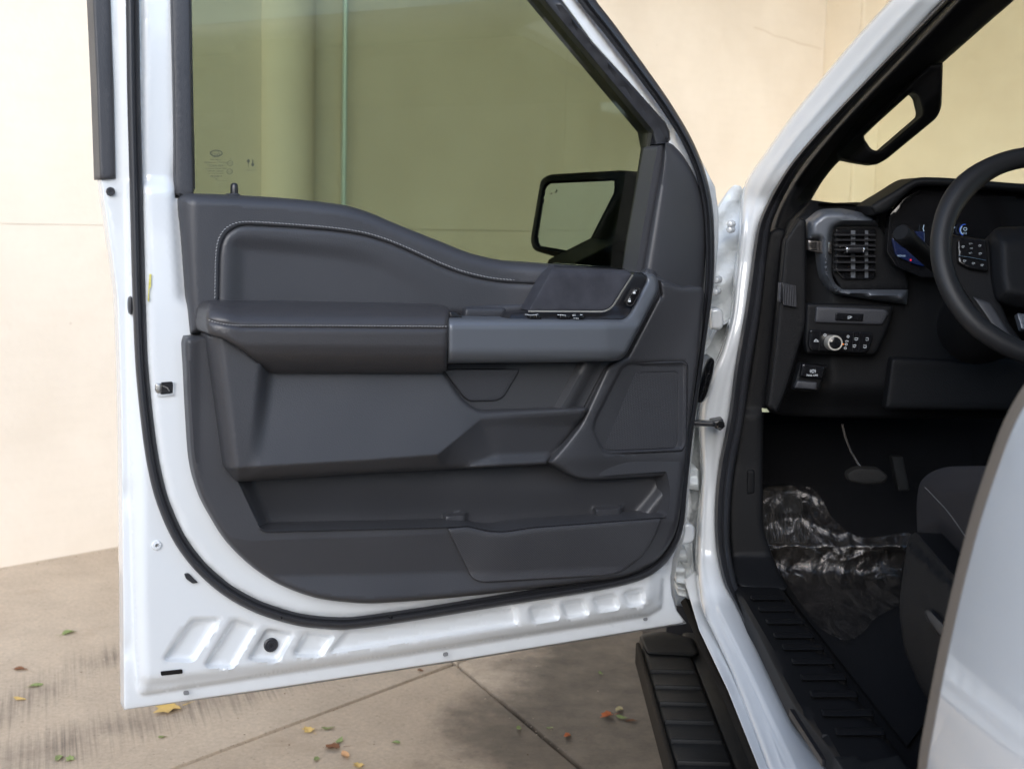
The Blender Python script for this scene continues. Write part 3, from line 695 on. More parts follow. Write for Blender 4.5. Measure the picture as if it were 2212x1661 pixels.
# ---- weather seal: rolled bulb with a lip
sp_ = spl([(278, -300), (286, 0), (289, 200), (294, 400), (299, 600), (306, 780), (317, 900), (331, 1000), (351, 1080), (386, 1160), (431, 1221), (490, 1273), (560, 1311), (640, 1336), (700, 1344), (760, 1345), (900, 1326), (1100, 1293), (1300, 1261), (1380, 1241), (1421, 1216), (1450, 1178), (1466, 1130), (1474, 1050), (1488, 930), (1505, 820), (1522, 700), (1533, 600), (1533, 500), (1528, 440), (1512, 372), (1484, 305), (1440, 232), (1392, 165), (1318, 66), (1266, 0), (1060, -300)], 9)
segl = np.concatenate([[0], np.cumsum(np.linalg.norm(np.diff(sp_, axis=0), axis=1))])
def seal_prof(wl, wr): return [(-wl, 0), (-wl, .010), (-wl*.8, .018), (-wl*.45, .024), (-wl*.1, .024), (wr*.15, .018), (wr*.3, .014), (wr*.55, .016), (wr*.85, .013), (wr, .008), (wr, 0)]
sl_n = len(sp_); V, Fc = [], []
t = np.gradient(sp_, axis=0); nn = np.stack([-t[:, 1], t[:, 0]], 1); nn /= np.linalg.norm(nn, axis=1)[:, None]
for i in range(sl_n):
    f = np.interp(i, [0, sl_n*.33, sl_n*.42, sl_n*.62, sl_n*.72, sl_n*.84, sl_n-1], [15, 14, 14, 12, 8, 12, 22])
    hb = .022
    for a, h in seal_prof(f, f): V.append(D([sp_[i]-nn[i]*a], hb+h)[0])
kp = 11
for i in range(sl_n-1):
    for j in range(kp-1): Fc.append((i*kp+j, i*kp+j+1, (i+1)*kp+j+1, (i+1)*kp+j))
link('door_seal', mesh('door_seal', V, Fc, angle=70), M['rubber'], door)
for x, y in ((606, 1331), (843, 1332), (1257, 1271)):
    link('seal_stud', mesh('seal_stud', *disc_geo(D([(x, y)], .040)[0], (0, 1, 0), [(.0035, 0), (.0035, .004), (.0022, .006)], 10)), M['gloss'], door)
relief('seal_clip', rnd([(399, 1240), (408, 1238), (428, 1258), (416, 1260), (402, 1250)], 3), D, .030, M['rubber'], door, sp=6, back=.02, tdir=BK)

# ---- hardware on the white sheet
def stud(name, x, y, prof, mt, n=.024, k=16): return link(name, mesh(name, *disc_geo(D([(x, y)], n)[0], (0, 1, 0), prof, k), angle=35), mt, door)
stud('bolt', 338, 1177, [(.0085, 0), (.0085, .001), (.007, .004), (.0035, .0045), (.003, .002)], M['paint'], .024)
stud('torx_socket', 338.5, 1177, [(.0026, 0), (.0022, .0004)], M['steel'], .0285, 6)
stud('rubber_plug', 585, 1392, [(.0125, 0), (.0125, .002), (.0105, .0035), (.0075, .003), (.0065, .0055), (.0035, .0055), (.003, .002)], M['rubber'], .0155, 20)
stud('screw', 238.5, 414, [(.0068, 0), (.0068, .002), (.0055, .0045), (.0028, .0045), (.0025, .003)], M['rubber'], .002)
relief('rubber_grommet', circ(283, 660, 4.6, 20, 18), D, .022, M['rubber'], door, sp=6, back=.012, tdir=BK, edge=(4, .004))
def darkslot(name, poly, n, mt=None): relief(name, rnd(poly, 3, 3), D, n, mt or M['gloss'], door, sp=6, back=.002, tdir=BK)
darkslot('drain_slot', [(347, 1450), (394, 1445), (395, 1454), (348, 1459)], .0275)
M['knob_ring'] = mat('brushed_ring', (.6, .57, .52), .38, metal=.7)
M['recess'] = mat('hole_shadow_grey', (.16, .165, .17), .6)
darkslot('drain_hole', [(397, 1492), (408, 1491), (409, 1500), (397, 1501)], .0135, M['recess'])
darkslot('drain_hole', [(958, 1410), (968, 1408), (968, 1416), (958, 1418)], .013, M['recess'])
darkslot('drain_hole', [(1391, 1334), (1399, 1333), (1399, 1340), (1391, 1341)], .013, M['recess'])
# latch
relief('latch_slot', rnd([(348, 826), (373, 824), (375, 849), (346, 852)], 4), D, .0395, M['gloss'], door, sp=6, back=.01, tdir=BK)
relief('latch_claw', rnd([(336, 828), (350, 827), (351, 848), (340, 851), (334, 842)], 3), D, .041, M['steel'], door, sp=5, back=.01, tdir=BK, edge=(4, .004))
sweep('latch_rim', [(340, 853), (350, 855), (374, 852), (375.5, 826)], rprof(1.6, .003, 6), D, M['paint'], door, h0=.039)
sweep('latch_claw', [(352, 834), (362, 838), (366, 845)], rprof(1.3, .002, 6), D, M['steel'], door, h0=.041)
relief('safety_label', [(323, 592), (327, 592), (326, 620), (322.5, 624), (322, 652), (319.5, 650)], D, .040, M['label'], door, sp=5, back=.002, tdir=BK)
relief('warning_tape', rnd([(456, 1100), (460, 1102), (469, 1128), (473, 1136), (466, 1132)], 2), D, .052, M['redtape'], door, sp=5, back=.002, tdir=BK)

# ---- lower trim with map pocket
trim_o = spl([(401, 727), (397, 742), (400, 800), (405, 900), (413, 1000), (430, 1065), (455, 1115), (490, 1170), (540, 1220), (600, 1260), (680, 1290), (760, 1301), (820, 1302), (1000, 1288), (1330, 1250), (1380, 1235), (1420, 1210), (1450, 1170), (1465, 1130), (1472, 1080), (1479, 1010), (1489, 920), (1502, 830), (1515, 730), (1519, 650), (1516, 621), (1471, 618), (1420, 594)], 7)
trim_o = np.concatenate([trim_o, arr([(1416, 582), (1395, 578), (1340, 640), (1000, 660), (990, 720), (455, 722)])])
pocket = rnd([(512, 1036), (560, 1139), (575, 1147), (965, 1137), (1010, 1134), (1060, 1145), (1090, 1146), (1150, 1137), (1442, 1115), (1449, 1060), (1440, 1018), (1270, 1030), (1180, 995), (520, 1030)], [4, 8, 12, 20, 20, 20, 20, 20, 10, 20, 6, 10, 4, 4])
binp = arr([(455, 1110), (480, 1143), (505, 1162), (540, 1168), (800, 1160), (962, 1152), (1010, 1148), (1060, 1161), (1100, 1160), (1160, 1150), (1442, 1127), (1490, 1115), (1480, 1320), (400, 1320), (400, 1100)])
h_pod = arr([(1420, 590), (1540, 600), (1500, 1030), (1270, 1036), (1190, 1000), (1310, 790)])
def h_trim(P):
    h = .082-.004*S((P[:, 0]-410)/25)
    h -= .035*np.clip(sd(P, binp)/150, 0, 1)
    return h
trim = relief('door_trim', trim_o, D, h_trim, M['trim'], door, sp=7, back=.06, tdir=BK, edge=(10, .028), edge_holes=False, holes=[pocket], feats=[(pocket, (-4, -9), True), (binp[:12], (-3, 0, 3), False)], angle=60, step=5)
def h_pocket(P):
    h = .030-.016*S((P[:, 1]-1040)/80)+.028*S((34-(P[:, 0]-512-(P[:, 1]-1036)*.46))/34)+.030*S((P[:, 0]-1385-35*np.cos((P[:, 1]-1020)/40))/40)
    h += .020*S((sd(P, arr([(955, 1200), (960, 1112), (1006, 1108), (1014, 1200)]))+4)/9)
    return h+.022*S((sd(P, arr([(1290, 1200), (1283, 1098), (1342, 1094), (1348, 1200)]))+5)/10)
relief('pocket_liner', [(495, 1020), (545, 1148), (575, 1160), (1010, 1152), (1100, 1160), (1455, 1128), (1466, 1060), (1455, 1005), (1180, 985), (500, 1010)], D, h_pocket, M['trim'], door, sp=7, back=.01, tdir=BK, feats=[([(957, 1160), (960, 1112), (1006, 1108), (1012, 1160)], (-4, 0, 4)), ([(1290, 1140), (1283, 1098), (1342, 1094), (1346, 1140)], (-4, 0, 4))], angle=70)
sweep('pocket_lip', arr([(560, 1141), (575, 1148.5), (965, 1138.5), (1010, 1135.5), (1060, 1146.5), (1090, 1147.5), (1150, 1138.5), (1440, 1117)]), [(-1.0, 0), (0, .0016), (1.0, 0), (0, -.003)], D, M['trim2'], door, h0=.0815)
# bottle holder cover, faintly cross-ribbed
bh = rnd([(966, 1141), (1010, 1137), (1060, 1149), (1095, 1149), (1150, 1140), (1430, 1119), (1412, 1165), (1385, 1205), (1340, 1236), (1310, 1243), (1040, 1258), (1018, 1248)], [4, 10, 20, 20, 20, 6, 20, 20, 20, 20, 14, 14])
def hatch_mat():
    mt = M['trim'].copy(); mt.name = 'hatched_trim'; n = mt.node_tree
    tc = n.nodes.new('ShaderNodeTexCoord'); wv = n.nodes.new('ShaderNodeTexWave'); wv.inputs['Scale'].default_value = 95; wv.inputs['Distortion'].default_value = .4
    mp = n.nodes.new('ShaderNodeMapping'); mp.inputs['Rotation'].default_value = (0, R(58), 0); n.links.new(tc.outputs['Object'], mp.inputs[0]); n.links.new(mp.outputs[0], wv.inputs[0])
    bp = n.nodes.new('ShaderNodeBump'); bp.inputs['Strength'].default_value = .55; bp.inputs['Distance'].default_value = .001
    n.links.new(wv.outputs[0], bp.inputs['Height']); n.links.new(bp.outputs[0], n.nodes['Principled BSDF'].inputs['Normal']); return mt
M['hatch'] = hatch_mat()
relief('bottle_holder', bh, D, lambda P: np.where(True, .084-.035*np.clip(sd(P, binp)/150, 0, 1), 0)+.0015, M['hatch'], door, sp=9, back=.012, tdir=BK, edge=(4, .004), feats=[(binp[5:12], (-3, 0, 3), False)])

# ---- upper trim
up_o = spl([(384, 432), (389, 424), (398, 419), (417, 418), (500, 421), (600, 427), (665, 433), (730, 441), (764, 448), (805, 462), (856, 484), (891, 498), (959, 525), (1010, 545), (1060, 558), (1100, 564), (1196, 571)], 6)
up_o = np.concatenate([up_o, arr([(1362, 585), (1370, 600), (1330, 676), (1140, 690), (975, 690), (965, 722), (411, 722), (408, 700), (400, 620), (391, 510), (385, 450)])])
st_line = spl([(464, 652), (466, 560), (470, 525), (480, 502), (497, 487), (520, 480), (560, 480), (700, 490), (780, 501), (830, 515), (880, 535), (950, 567), (1000, 586), (1060, 600), (1110, 605), (1178, 608)], 5)
gr_line = spl([(472, 652), (474, 560), (478, 530), (487, 509), (503, 495), (522, 487.5), (560, 487.5), (700, 497), (780, 508), (830, 522), (880, 542), (950, 574), (1000, 593), (1060, 606.5), (1110, 611.5), (1178, 613.5)], 5)
inpan = np.concatenate([gr_line, arr([(1300, 620), (1300, 760), (472, 760)])])
bowl = arr(rnd([(500, 800), (503, 520), (540, 517), (700, 532), (800, 548), (900, 600), (1000, 680), (1000, 800)], [0, 40, 30, 60, 60, 60, 0, 0]))
def h_up(P):
    s = sd(P, inpan)
    h = .070-.003*S((s+1.5)/3)+.002*S((s-2)/8)
    h -= .009*S((sd(P, bowl)+12)/40)*S((1020-P[:, 0])/420)
    g = dist(P, gr_line, False); h -= .0035*np.exp(-(g/1.8)**2)
    return h+.010*S((424-P[:, 0])/34)*-1+.012*S((P[:, 0]-1080)/120)
relief('upper_trim', up_o, D, h_up, M['trim'], door, sp=8, back=.06, tdir=BK, edge=(22, .030), feats=[(gr_line, (-4, -2, -1, 0, 1, 2, 4, 8)), (bowl[:22], (-12, -4, 4, 12, 20))], angle=60)
link('stitching', mesh('stitching', *stitch_geo(st_line, D, .0712, 7.2, 5.8, 1.0, .0012, 2.2)), M['thread'], door, kind='stuff')

# ---- raised lower panel
pan = rnd([(446, 722), (452, 770), (465, 860), (478, 960), (485, 1008), (507, 1037), (520, 1040), (800, 1022), (1180, 1003), (1217, 962), (1252, 915), (1271, 881), (1255, 880), (1035, 888), (1000, 864), (962, 806), (955, 790), (560, 780), (520, 745), (490, 724)], [2, 20, 20, 20, 8, 6, 6, 0, 3, 20, 14, 4, 4, 20, 24, 4, 2, 4, 20, 4])
Fp = arr([(560, 770), (528, 1045), (1400, 1045), (1400, 770)])
Gp = arr([(480, 1012), (800, 993), (945, 982), (985, 950), (1038, 906), (1262, 893), (1330, 860), (1330, 1060), (480, 1070)])
def h_pan(P):
    face = .104+.036*np.clip((P[:, 1]-806)/195, -.2, 1.1)
    s = S((sd(P, Fp))/34)
    h = .138+(face-.138)*s
    h -= .030*S((478+(P[:, 1]-722)*.13-P[:, 0])/32)
    right = np.clip((P[:, 0]-960)/120, 0, 1)
    h -= (.055)*np.clip(sd(P, Gp)/(42+75*right), 0, 1)
    h -= .026*np.clip((P[:, 0]-1000)/250, 0, 1)*np.clip((P[:, 1]-880)/40, 0, 1)
    return h
relief('armrest_panel', pan, D, h_pan, M['trim'], door, sp=8, back=.09, tdir=BK, edge=(9, .018), feats=[([(560, 770), (528, 1045)], (0, 8, 17, 26, 34)), (Gp[:6], (-4, -1, 1, 4, 12, 24))], angle=60)

# ---- armrest bolster
arm = rnd([(443, 668), (452, 654), (480, 651), (700, 654), (960, 659), (972, 668), (970, 690), (966, 770), (966, 800), (954, 807), (586, 807), (560, 786), (530, 760), (490, 735), (449, 722), (443, 700)], [10, 10, 10, 0, 12, 8, 0, 0, 8, 8, 12, 0, 10, 12, 6, 10])
def h_arm(P):
    y = P[:, 1]-np.interp(P[:, 0], [440, 520, 970], [-14, 0, 4])
    h = np.interp(y, [648, 656, 668, 684, 700, 706, 712, 745, 764, 780, 808], [.090, .112, .136, .153, .161, .1585, .163, .164, .158, .146, .118])
    return h-.05*(1-np.sqrt(np.clip(1-np.clip((505-P[:, 0])/75, 0, 1)**2, 0, 1)))
relief('armrest', arm, D, h_arm, M['leather'], door, sp=7, back=.09, tdir=BK, edge=(10, .012), feats=[([(443, 690), (490, 702), (520, 706), (966, 710)], (-4, -2, 0, 2, 4))], angle=70)
arm_st = spl([(444, 689), (466, 696), (492, 701), (520, 703), (700, 703.5), (966, 705.5)], 4)
link('stitching', mesh('stitching', *stitch_geo(arm_st, D, lambda P: h_arm(P)+.0006, 6.4, 4.8, .9, .0012, -1.2)), M['thread'], door, kind='stuff')

# ---- pull handle and switch bezel
relief('handle_recess', rnd([(955, 700), (1330, 700), (1316, 780), (1262, 892), (1035, 896), (1000, 870), (955, 800)], 3), D, lambda P: .0845+.016*S((P[:, 0]-1196-(880-P[:, 1])*.55)/16)-.016*S((P[:, 0]-1222-(880-P[:, 1])*.55)/26), M['smooth_trim'], door, sp=8, back=.05, tdir=BK, feats=[([(1250, 780), (1196, 880)], (0, 8, 16, 26, 40))], angle=60)
sweep('panel_joint', [(1307, 792), (1262, 878)], [(-.9, 0), (0, .002), (.9, 0)], D, M['black'], door, h0=.0850)
relief('storage_lid', rnd([(958, 800), (985, 797), (1122, 797), (1120, 806), (1088, 858), (1072, 866), (1014, 867), (1000, 856)], [3, 3, 5, 4, 12, 12, 6, 3]), D, .0895, M['trim2'], door, sp=8, back=.01, tdir=BK, edge=(4, .003))
relief('lid_hinge', [(968, 786), (1094, 786), (1094, 796), (968, 796)], D, .099, M['black'], door, sp=8, back=.02, tdir=BK)
bar = rnd([(966, 687), (1312, 690), (1345, 690), (1360, 678), (1390, 618), (1397, 603), (1386, 588), (1412, 592), (1421, 603), (1424, 625), (1410, 655), (1353, 765), (1340, 778), (1325, 780), (1200, 783), (966, 785)], [3, 10, 8, 10, 10, 8, 2, 10, 10, 14, 10, 12, 8, 8, 0, 3])
def h_bar(P):
    h = np.interp(P[:, 1], [600, 690, 705, 760, 785], [.128, .150, .158, .156, .138])
    return h-.02*np.clip((P[:, 0]-1310)/110, 0, 1)
relief('pull_handle', bar, D, h_bar, M['silver'], door, sp=8, back=.045, tdir=BK, edge=(9, .016), angle=60)
sw = rnd([(1098, 688), (1106, 676), (1140, 672), (1306, 672), (1322, 664), (1368, 592), (1374, 588), (1392, 594), (1397, 604), (1360, 682), (1345, 692), (1100, 692)], [4, 4, 4, 8, 10, 6, 4, 8, 8, 10, 8, 2])
relief('switch_panel', sw, D, lambda P: .115+.02*S((P[:, 1]-660)/30), M['black'], door, sp=7, back=.03, tdir=BK, edge=(3, .003))
for x in (1150, 1163, 1215, 1226):
    relief('window_switch', rnd([(x-7, 690), (x-5, 680), (x+5, 680), (x+7, 690)], 2), D, .143, M['gloss'], door, sp=5, back=.012, tdir=BK, edge=(2, .002))
relief('mirror_control', circ(1252, 685, 13, 5, 16), D, .146, M['gloss'], door, sp=5, back=.012, tdir=BK, edge=(3, .003))
tp = [line_geo(circ(1240, 681, 3.5, 1.4, 8), .7, D, .1475, True), line_geo([(1253, 680), (1258, 680)], 1.2, D, .1475), line_geo([(1134, 679), (1148, 681), (1162, 679)], .9, D, .1475), line_geo([(1204, 680), (1222, 681)], .9, D, .1475), line_geo([(1238, 687), (1250, 688)], .8, D, .1475)]
link('switch_icon', mesh('switch_icon', *merge(tp), smooth=False), M['white_print'], door, kind='stuff')
lk = rnd([(1357, 652), (1374, 625), (1380, 622), (1382, 628), (1366, 657), (1358, 658)], [3, 3, 3, 2, 3, 3])
relief('lock_switch', rnd([(1354, 651), (1371, 622), (1383, 624), (1381, 634), (1366, 660), (1355, 660)], 4), D, .134, M['gloss'], door, sp=5, back=.01, tdir=BK, edge=(2, .002))
sweep('lock_switch_rim', rnd([(1354, 651), (1371, 622), (1383, 624), (1381, 634), (1366, 660), (1355, 660)], 4), rprof(.7, .0012, 6), D, M['smoke'], door, h0=.134, closed=True)
tp = []
for x, y, o in ((1370, 632, 1), (1360, 650, 0)):
    tp.append((D([(x-2.6, y-1.5), (x+2.6, y-1.5), (x+2.6, y+2.6), (x-2.6, y+2.6)], .1352), [(0, 1, 2, 3)])); tp.append(line_geo([(x-1.7+o*2.6, y-1.5), (x-1.5+o*2.6, y-4.4), (x+1.5+o*2.6, y-4.4), (x+1.7+o*2.6, y-1.5-o*1.2)], .9, D, .1352))
link('switch_icon', mesh('switch_icon', *merge(tp), smooth=False), M['white_print'], door, kind='stuff')
# suede insert with bright edging
su = rnd([(1196, 573), (1352, 583), (1366, 593), (1320, 664), (1306, 671), (1141, 671)], [2, 4, 4, 10, 8, 2])
relief('suede_insert', su, D, lambda P: .086+.022*S((P[:, 1]-570)/24)+.014*np.clip((P[:, 1]-580)/90, 0, 1), M['suede'], door, sp=8, back=.03, tdir=BK, edge=(3, .003))
sweep('chrome_strip', spl([(1141, 672.5), (1240, 673), (1300, 673), (1314, 669), (1324, 661), (1345, 628), (1367, 594)], 4), [(-2.0, 0), (-1.2, .003), (1.2, .003), (2.0, 0), (0, -.006)], D, M['knob_ring'], door, h0=.136)
sweep('belt_moulding', [(1195, 569), (1250, 572.5), (1300, 576), (1350, 581)], [(-1.0, 0), (0, .003), (1.0, 0), (0, -.004)], D, M['chrome'], door, h0=.096)
relief('grip_pad', rnd([(1004, 664), (1092, 664), (1098, 690), (1000, 690)], [8, 8, 2, 2]), D, .088, M['trim2'], door, sp=7, back=.02, tdir=BK, edge=(8, .010))
relief('armrest_end', rnd([(970, 672), (985, 674), (1005, 690), (968, 692)], 4), D, .125, M['black'], door, sp=6, back=.03, tdir=BK, edge=(4, .006))

# ---- speaker pod and grille
pod = np.concatenate([spl([(1426, 606), (1470, 620), (1517, 623), (1516, 680), (1510, 760), (1498, 850), (1487, 940), (1481, 1005), (1478, 1022)], 8), rnd([(1470, 1026), (1440, 1027), (1340, 1034), (1270, 1037), (1240, 1031), (1205, 1010), (1186, 999), (1222, 958), (1255, 915), (1275, 872), (1310, 795), (1330, 782), (1356, 770), (1428, 632)], [4, 0, 10, 10, 10, 10, 3, 20, 14, 10, 8, 4, 4, 6])])
sgo = rnd([(1357, 783), (1476, 780), (1485, 787), (1483, 960), (1474, 974), (1312, 981), (1300, 975), (1279, 928), (1284, 905), (1340, 795)], [14, 8, 8, 12, 10, 10, 10, 10, 10, 14])
sgi = rnd([(1362, 806), (1462, 804), (1464, 814), (1462, 960), (1452, 967), (1318, 972), (1306, 965), (1288, 928), (1292, 908), (1352, 812)], 8)
def h_pod(P):
    h = .100-.020*S((P[:, 0]-1380+(P[:, 1]-620)*.42)/150)
    h = h-.010*S((P[:, 1]-985)/40)
    h -= .010*S((sd(P, sgo)+1)/5)
    return h
relief('speaker_pod', pod, D, h_pod, M['trim'], door, sp=8, back=.05, tdir=BK, edge=(8, .012), feats=[(sgo, (-2, 1, 4, 7), True)], angle=60)
relief('speaker_frame', sgo, D, lambda P: .079+.006*S((9-sd(P, sgo))/7), M['trim2'], door, sp=4, back=.01, tdir=BK, feats=[(sgo, (-3, -8), True)], edge=(3, .003), holes=[sgi])
relief('speaker_grille', sgi, D, .081, M['grille'], door, sp=14, back=.004, tdir=BK)

# ---- lock knob
kb = D([(506, 419)], .035)[0]; kt = D([(506, 401)], .035)[0]
link('lock_knob', mesh('lock_knob', *disc_geo(kb, kt-kb, [(.0062, -.010), (.0062, .0), (.0062, .011), (.0055, .0145), (.0030, .0168)], 14)), M['black'], door)
relief('knob_bezel', circ(506, 421, 13, 3.4, 16), D, .049, M['trim2'], door, sp=6, back=.02, tdir=BK, edge=(3, .004))

# ================================================================== cab body
Yp = ycurve((-200, 1.85), (0, 2.05), (150, 2.25), (300, 2.45), (430, 2.62), (560, 2.63), (800, 2.6), (1000, 2.6), (1200, 2.57), (1290, 2.47), (1400, 2.26), (1500, 2.06), (1661, 1.75), (1800, 1.52))
mp = DY(Yp)
pl_l = [(2115, -200), (1926, 0), (1853, 80), (1780, 166), (1703, 263), (1653, 333), (1617, 385), (1602, 430), (1597, 519), (1586, 613), (1579, 680), (1560, 751), (1535, 810), (1514, 873), (1511, 928), (1515, 1011), (1512, 1070), (1507, 1134), (1504, 1217), (1515, 1308), (1544, 1374), (1586, 1465), (1660, 1661), (1712, 1800)]
pl_r = [(2210, -200), (2023, 0), (1910, 123), (1787, 250), (1720, 326), (1687, 373), (1653, 436), (1635, 486), (1613, 668), (1591, 796), (1577, 906), (1555, 1011), (1548, 1094), (1549, 1188), (1558, 1250), (1577, 1291), (1602, 1345), (1652, 1440), (1706, 1536), (1782, 1661), (1862, 1800)]
poly = np.concatenate([spl(pl_l, 8), spl([(x+13, y+(6 if y < 420 else 0)) for x, y in pl_r], 8)[::-1]])
LL, RR = spl(pl_l, 3), spl([(x+13, y+(6 if y < 420 else 0)) for x, y in pl_r], 3)
def h_pil(P):
    dl, dr = dist(P, LL, False), dist(P, RR, False); t = dl/(dl+dr+1e-6)
    upper = S((520-P[:, 1])/160); low = S((P[:, 1]-1250)/120)
    h = .030*np.sin(np.pi*np.clip(t, 0, 1))**.7
    h += upper*(.014*np.exp(-((t-.5)/.16)**2))
    h += low*(-.012*S((.45-t)/.12))
    mid = (1-upper)*(1-low); h += mid*(.010*np.exp(-((dl-9)/7)**2)-.012*S((P[:, 1]-700)/80)*S((1100-P[:, 1])/100)*S((t-.3)/.3)*.7)
    return h
def h_pil2(u, P):
    upper = S((520-P[:, 1])/160); low = S((P[:, 1]-1250)/120); mid = (1-upper)*(1-low)
    h = (.030-.019*upper)*np.sin(np.pi*np.clip(u, 0, 1))**.7+upper*.006*np.exp(-((u-.5)/.13)**2)-low*.012*S((.45-u)/.12)
    h += mid*(.010*np.exp(-((u-.16)/.12)**2)-.012*S((P[:, 1]-700)/80)*S((1100-P[:, 1])/100)*S((u-.3)/.3)*.7)
    h += upper*(u-.5)*.13
    return h-.016*(np.exp(-u/.03)+np.exp(-(1-u)/.03))
loft('door_frame', LL, RR, np.concatenate([[0, .015, .035, .06], np.linspace(.1, .9, 22), [.94, .965, .985, 1]]), mp, h_pil2, M['paint'], truck, n=170, back=.012, tdir=IN, angle=80)
# cavity behind the hinges, cowl side
relief('hinge_pillar', spl([(1590, 400), (1612, 430), (1618, 560), (1600, 760), (1560, 900), (1540, 1100), (1530, 1300), (1480, 1310), (1440, 1290), (1430, 1100), (1440, 800), (1480, 600), (1540, 470)], 10, True), DY(2.70), lambda P: .012*np.sin(P[:, 1]/17)*np.sin(P[:, 0]/13+P[:, 1]/60)+.01*np.sin(P[:, 1]/41), M['filter'], truck, sp=9, back=.03, tdir=IN, angle=70)
for poly_, Yh in (([(1533, 668), (1552, 664), (1562, 672), (1563, 704), (1556, 713), (1534, 712)], 2.58), ([(1466, 1133), (1490, 1128), (1501, 1138), (1500, 1164), (1490, 1174), (1466, 1176)], 2.52)):
    relief('door_hinge', rnd(poly_, 7), DY(Yh), .0, M['paint'], truck, sp=5, back=.06, tdir=IN, edge=(6, .012))
for x, y in ((1578, 484), (1577, 496), (1549, 605), (1547, 630)):
    c = DY(2.62)([(x, y)], 0)[0]; link('hinge_bolt', mesh('hinge_bolt', *disc_geo(c, (-.3, -1, 0), [(.008, -.03), (.008, 0), (.0055, .004), (.0055, .012), (.004, .013)], 8)), M['paint'], truck)
# wiring boot, check strap
relief('wiring_boot', rnd([(1525, 776), (1537, 770), (1545, 780), (1541, 815), (1530, 858), (1515, 872), (1500, 866), (1502, 846)], [8, 8, 8, 10, 14, 10, 8, 6]), DY(2.50), lambda P: .022*np.cos((P[:, 0]-1527+(P[:, 1]-820)*.3)/6.5), M['gloss'], truck, sp=4, back=.06, tdir=IN, edge=(5, .01))
relief('check_strap', rnd([(1492, 908), (1520, 910), (1545, 911), (1545, 922), (1520, 921), (1492, 919)], 2), DY(2.50), .0, M['black'], truck, sp=5, back=.02, tdir=IN, edge=(3, .005))
relief('strap_bracket', rnd([(1536, 909), (1552, 906), (1562, 904), (1564, 924), (1556, 930), (1545, 926)], 3), DY(2.52), .012, M['black'], truck, sp=4, back=.03, tdir=IN, edge=(4, .008))
c = DY(2.51)([(1556, 917)], 0)[0]; link('strap_bolt', mesh('strap_bolt', *disc_geo(c, (0, -1, 0), [(.009, -.01), (.009, .006), (.006, .010)], 6)), M['gloss'], truck)
for ya, yb, xo in ((1010, 1060, 1486), (1185, 1215, 1462), (1222, 1262, 1458), (1268, 1290, 1462)):
    relief('hinge_bracket', rnd([(xo, ya), (xo+22, ya+3), (xo+24, yb), (xo+2, yb-4)], 4), DY(2.60), lambda P: .006*np.sin(P[:, 1]/5), M['filter'], truck, sp=5, back=.05, tdir=IN, edge=(4, .006))
# rubber door-opening seal
ob = spl([(2190, -170), (2120, -70), (2044, 10), (1925, 132), (1805, 258), (1735, 338), (1702, 384), (1668, 446), (1649, 500), (1627, 668), (1605, 796), (1590, 906), (1569, 1011), (1561, 1094), (1562, 1180), (1576, 1252), (1592, 1290), (1618, 1345), (1666, 1440), (1720, 1536), (1796, 1661), (1860, 1770)], 8)
V, Fc = [], []; t = np.gradient(ob, axis=0); nn = np.stack([-t[:, 1], t[:, 0]], 1); nn /= np.linalg.norm(nn, axis=1)[:, None]
wid = np.interp(ob[:, 1], [-200, 300, 430, 560, 700, 1100, 1250, 1300, 1400, 1661, 1800], [10, 11, 13, 16, 18, 17, 14, 10, 9, 11, 12])
prof = [(1, 0), (.95, .018), (.6, .028), (.2, .022), (0, .014), (-.25, .02), (-.6, .018), (-.9, .008), (-1, -.02)]
ym = ycurve((-200, 1.765), (0, 1.965), (150, 2.165), (300, 2.37), (430, 2.57), (560, 2.60), (800, 2.57), (1000, 2.57), (1200, 2.54), (1290, 2.46), (1400, 2.26), (1500, 2.06), (1661, 1.75), (1800, 1.52))
ms = DY(ym)
for i in range(len(ob)):
    for a, h in prof: V.append(ms([ob[i]+nn[i]*a*wid[i]], h)[0])
kp = len(prof)
for i in range(len(ob)-1):
    for j in range(kp-1): Fc.append((i*kp+j, i*kp+j+1, (i+1)*kp+j+1, (i+1)*kp+j))
link('opening_seal', mesh('opening_seal', V, Fc, angle=70), M['rubber'], truck)
# front wing, bonnet
xw = .385
def tbox(name, a, b, mt, r=.02, par=None, **p): return box(name, a, b, mt, par or truck, r=r, root=ROOT, **p)
V = []; Fc = []
ys = np.linspace(2.66, 3.05, 8)
zz = [.55, .75, 1.0, 1.12, 1.17]
prof = [(xw+.03, .58), (xw+.01, .75), (xw, .95), (xw+.01, 1.08), (xw+.05, 1.17), (xw+.12, 1.21)]
for y in ys:
    for x, z in prof: V.append(np.array([x, y, z])-ROOT)
k = len(prof)
for i in range(len(ys)-1):
    for j in range(k-1): Fc.append((i*k+j, i*k+j+1, (i+1)*k+j+1, (i+1)*k+j))
link('front_wing', mesh('front_wing', V, Fc, angle=60), M['paint'], truck)
tbox('bonnet', (xw+.13, 3.06, 1.06), (2.35, 4.3, 1.2), M['paint'], .06)
tbox('wheel_arch', (xw+.02, 3.05, .75), (xw+.3, 4.5, 1.14), M['paint'], .05)
ty = link('front_tyre', mesh('front_tyre', *disc_geo(np.array([xw+.18, 3.62, .40])-ROOT, (-1, 0, 0), [(.24, -.13), (.37, -.13), (.40, -.09), (.40, .09), (.37, .13), (.24, .13), (.2, .1)], 40)), M['rubber'], truck)
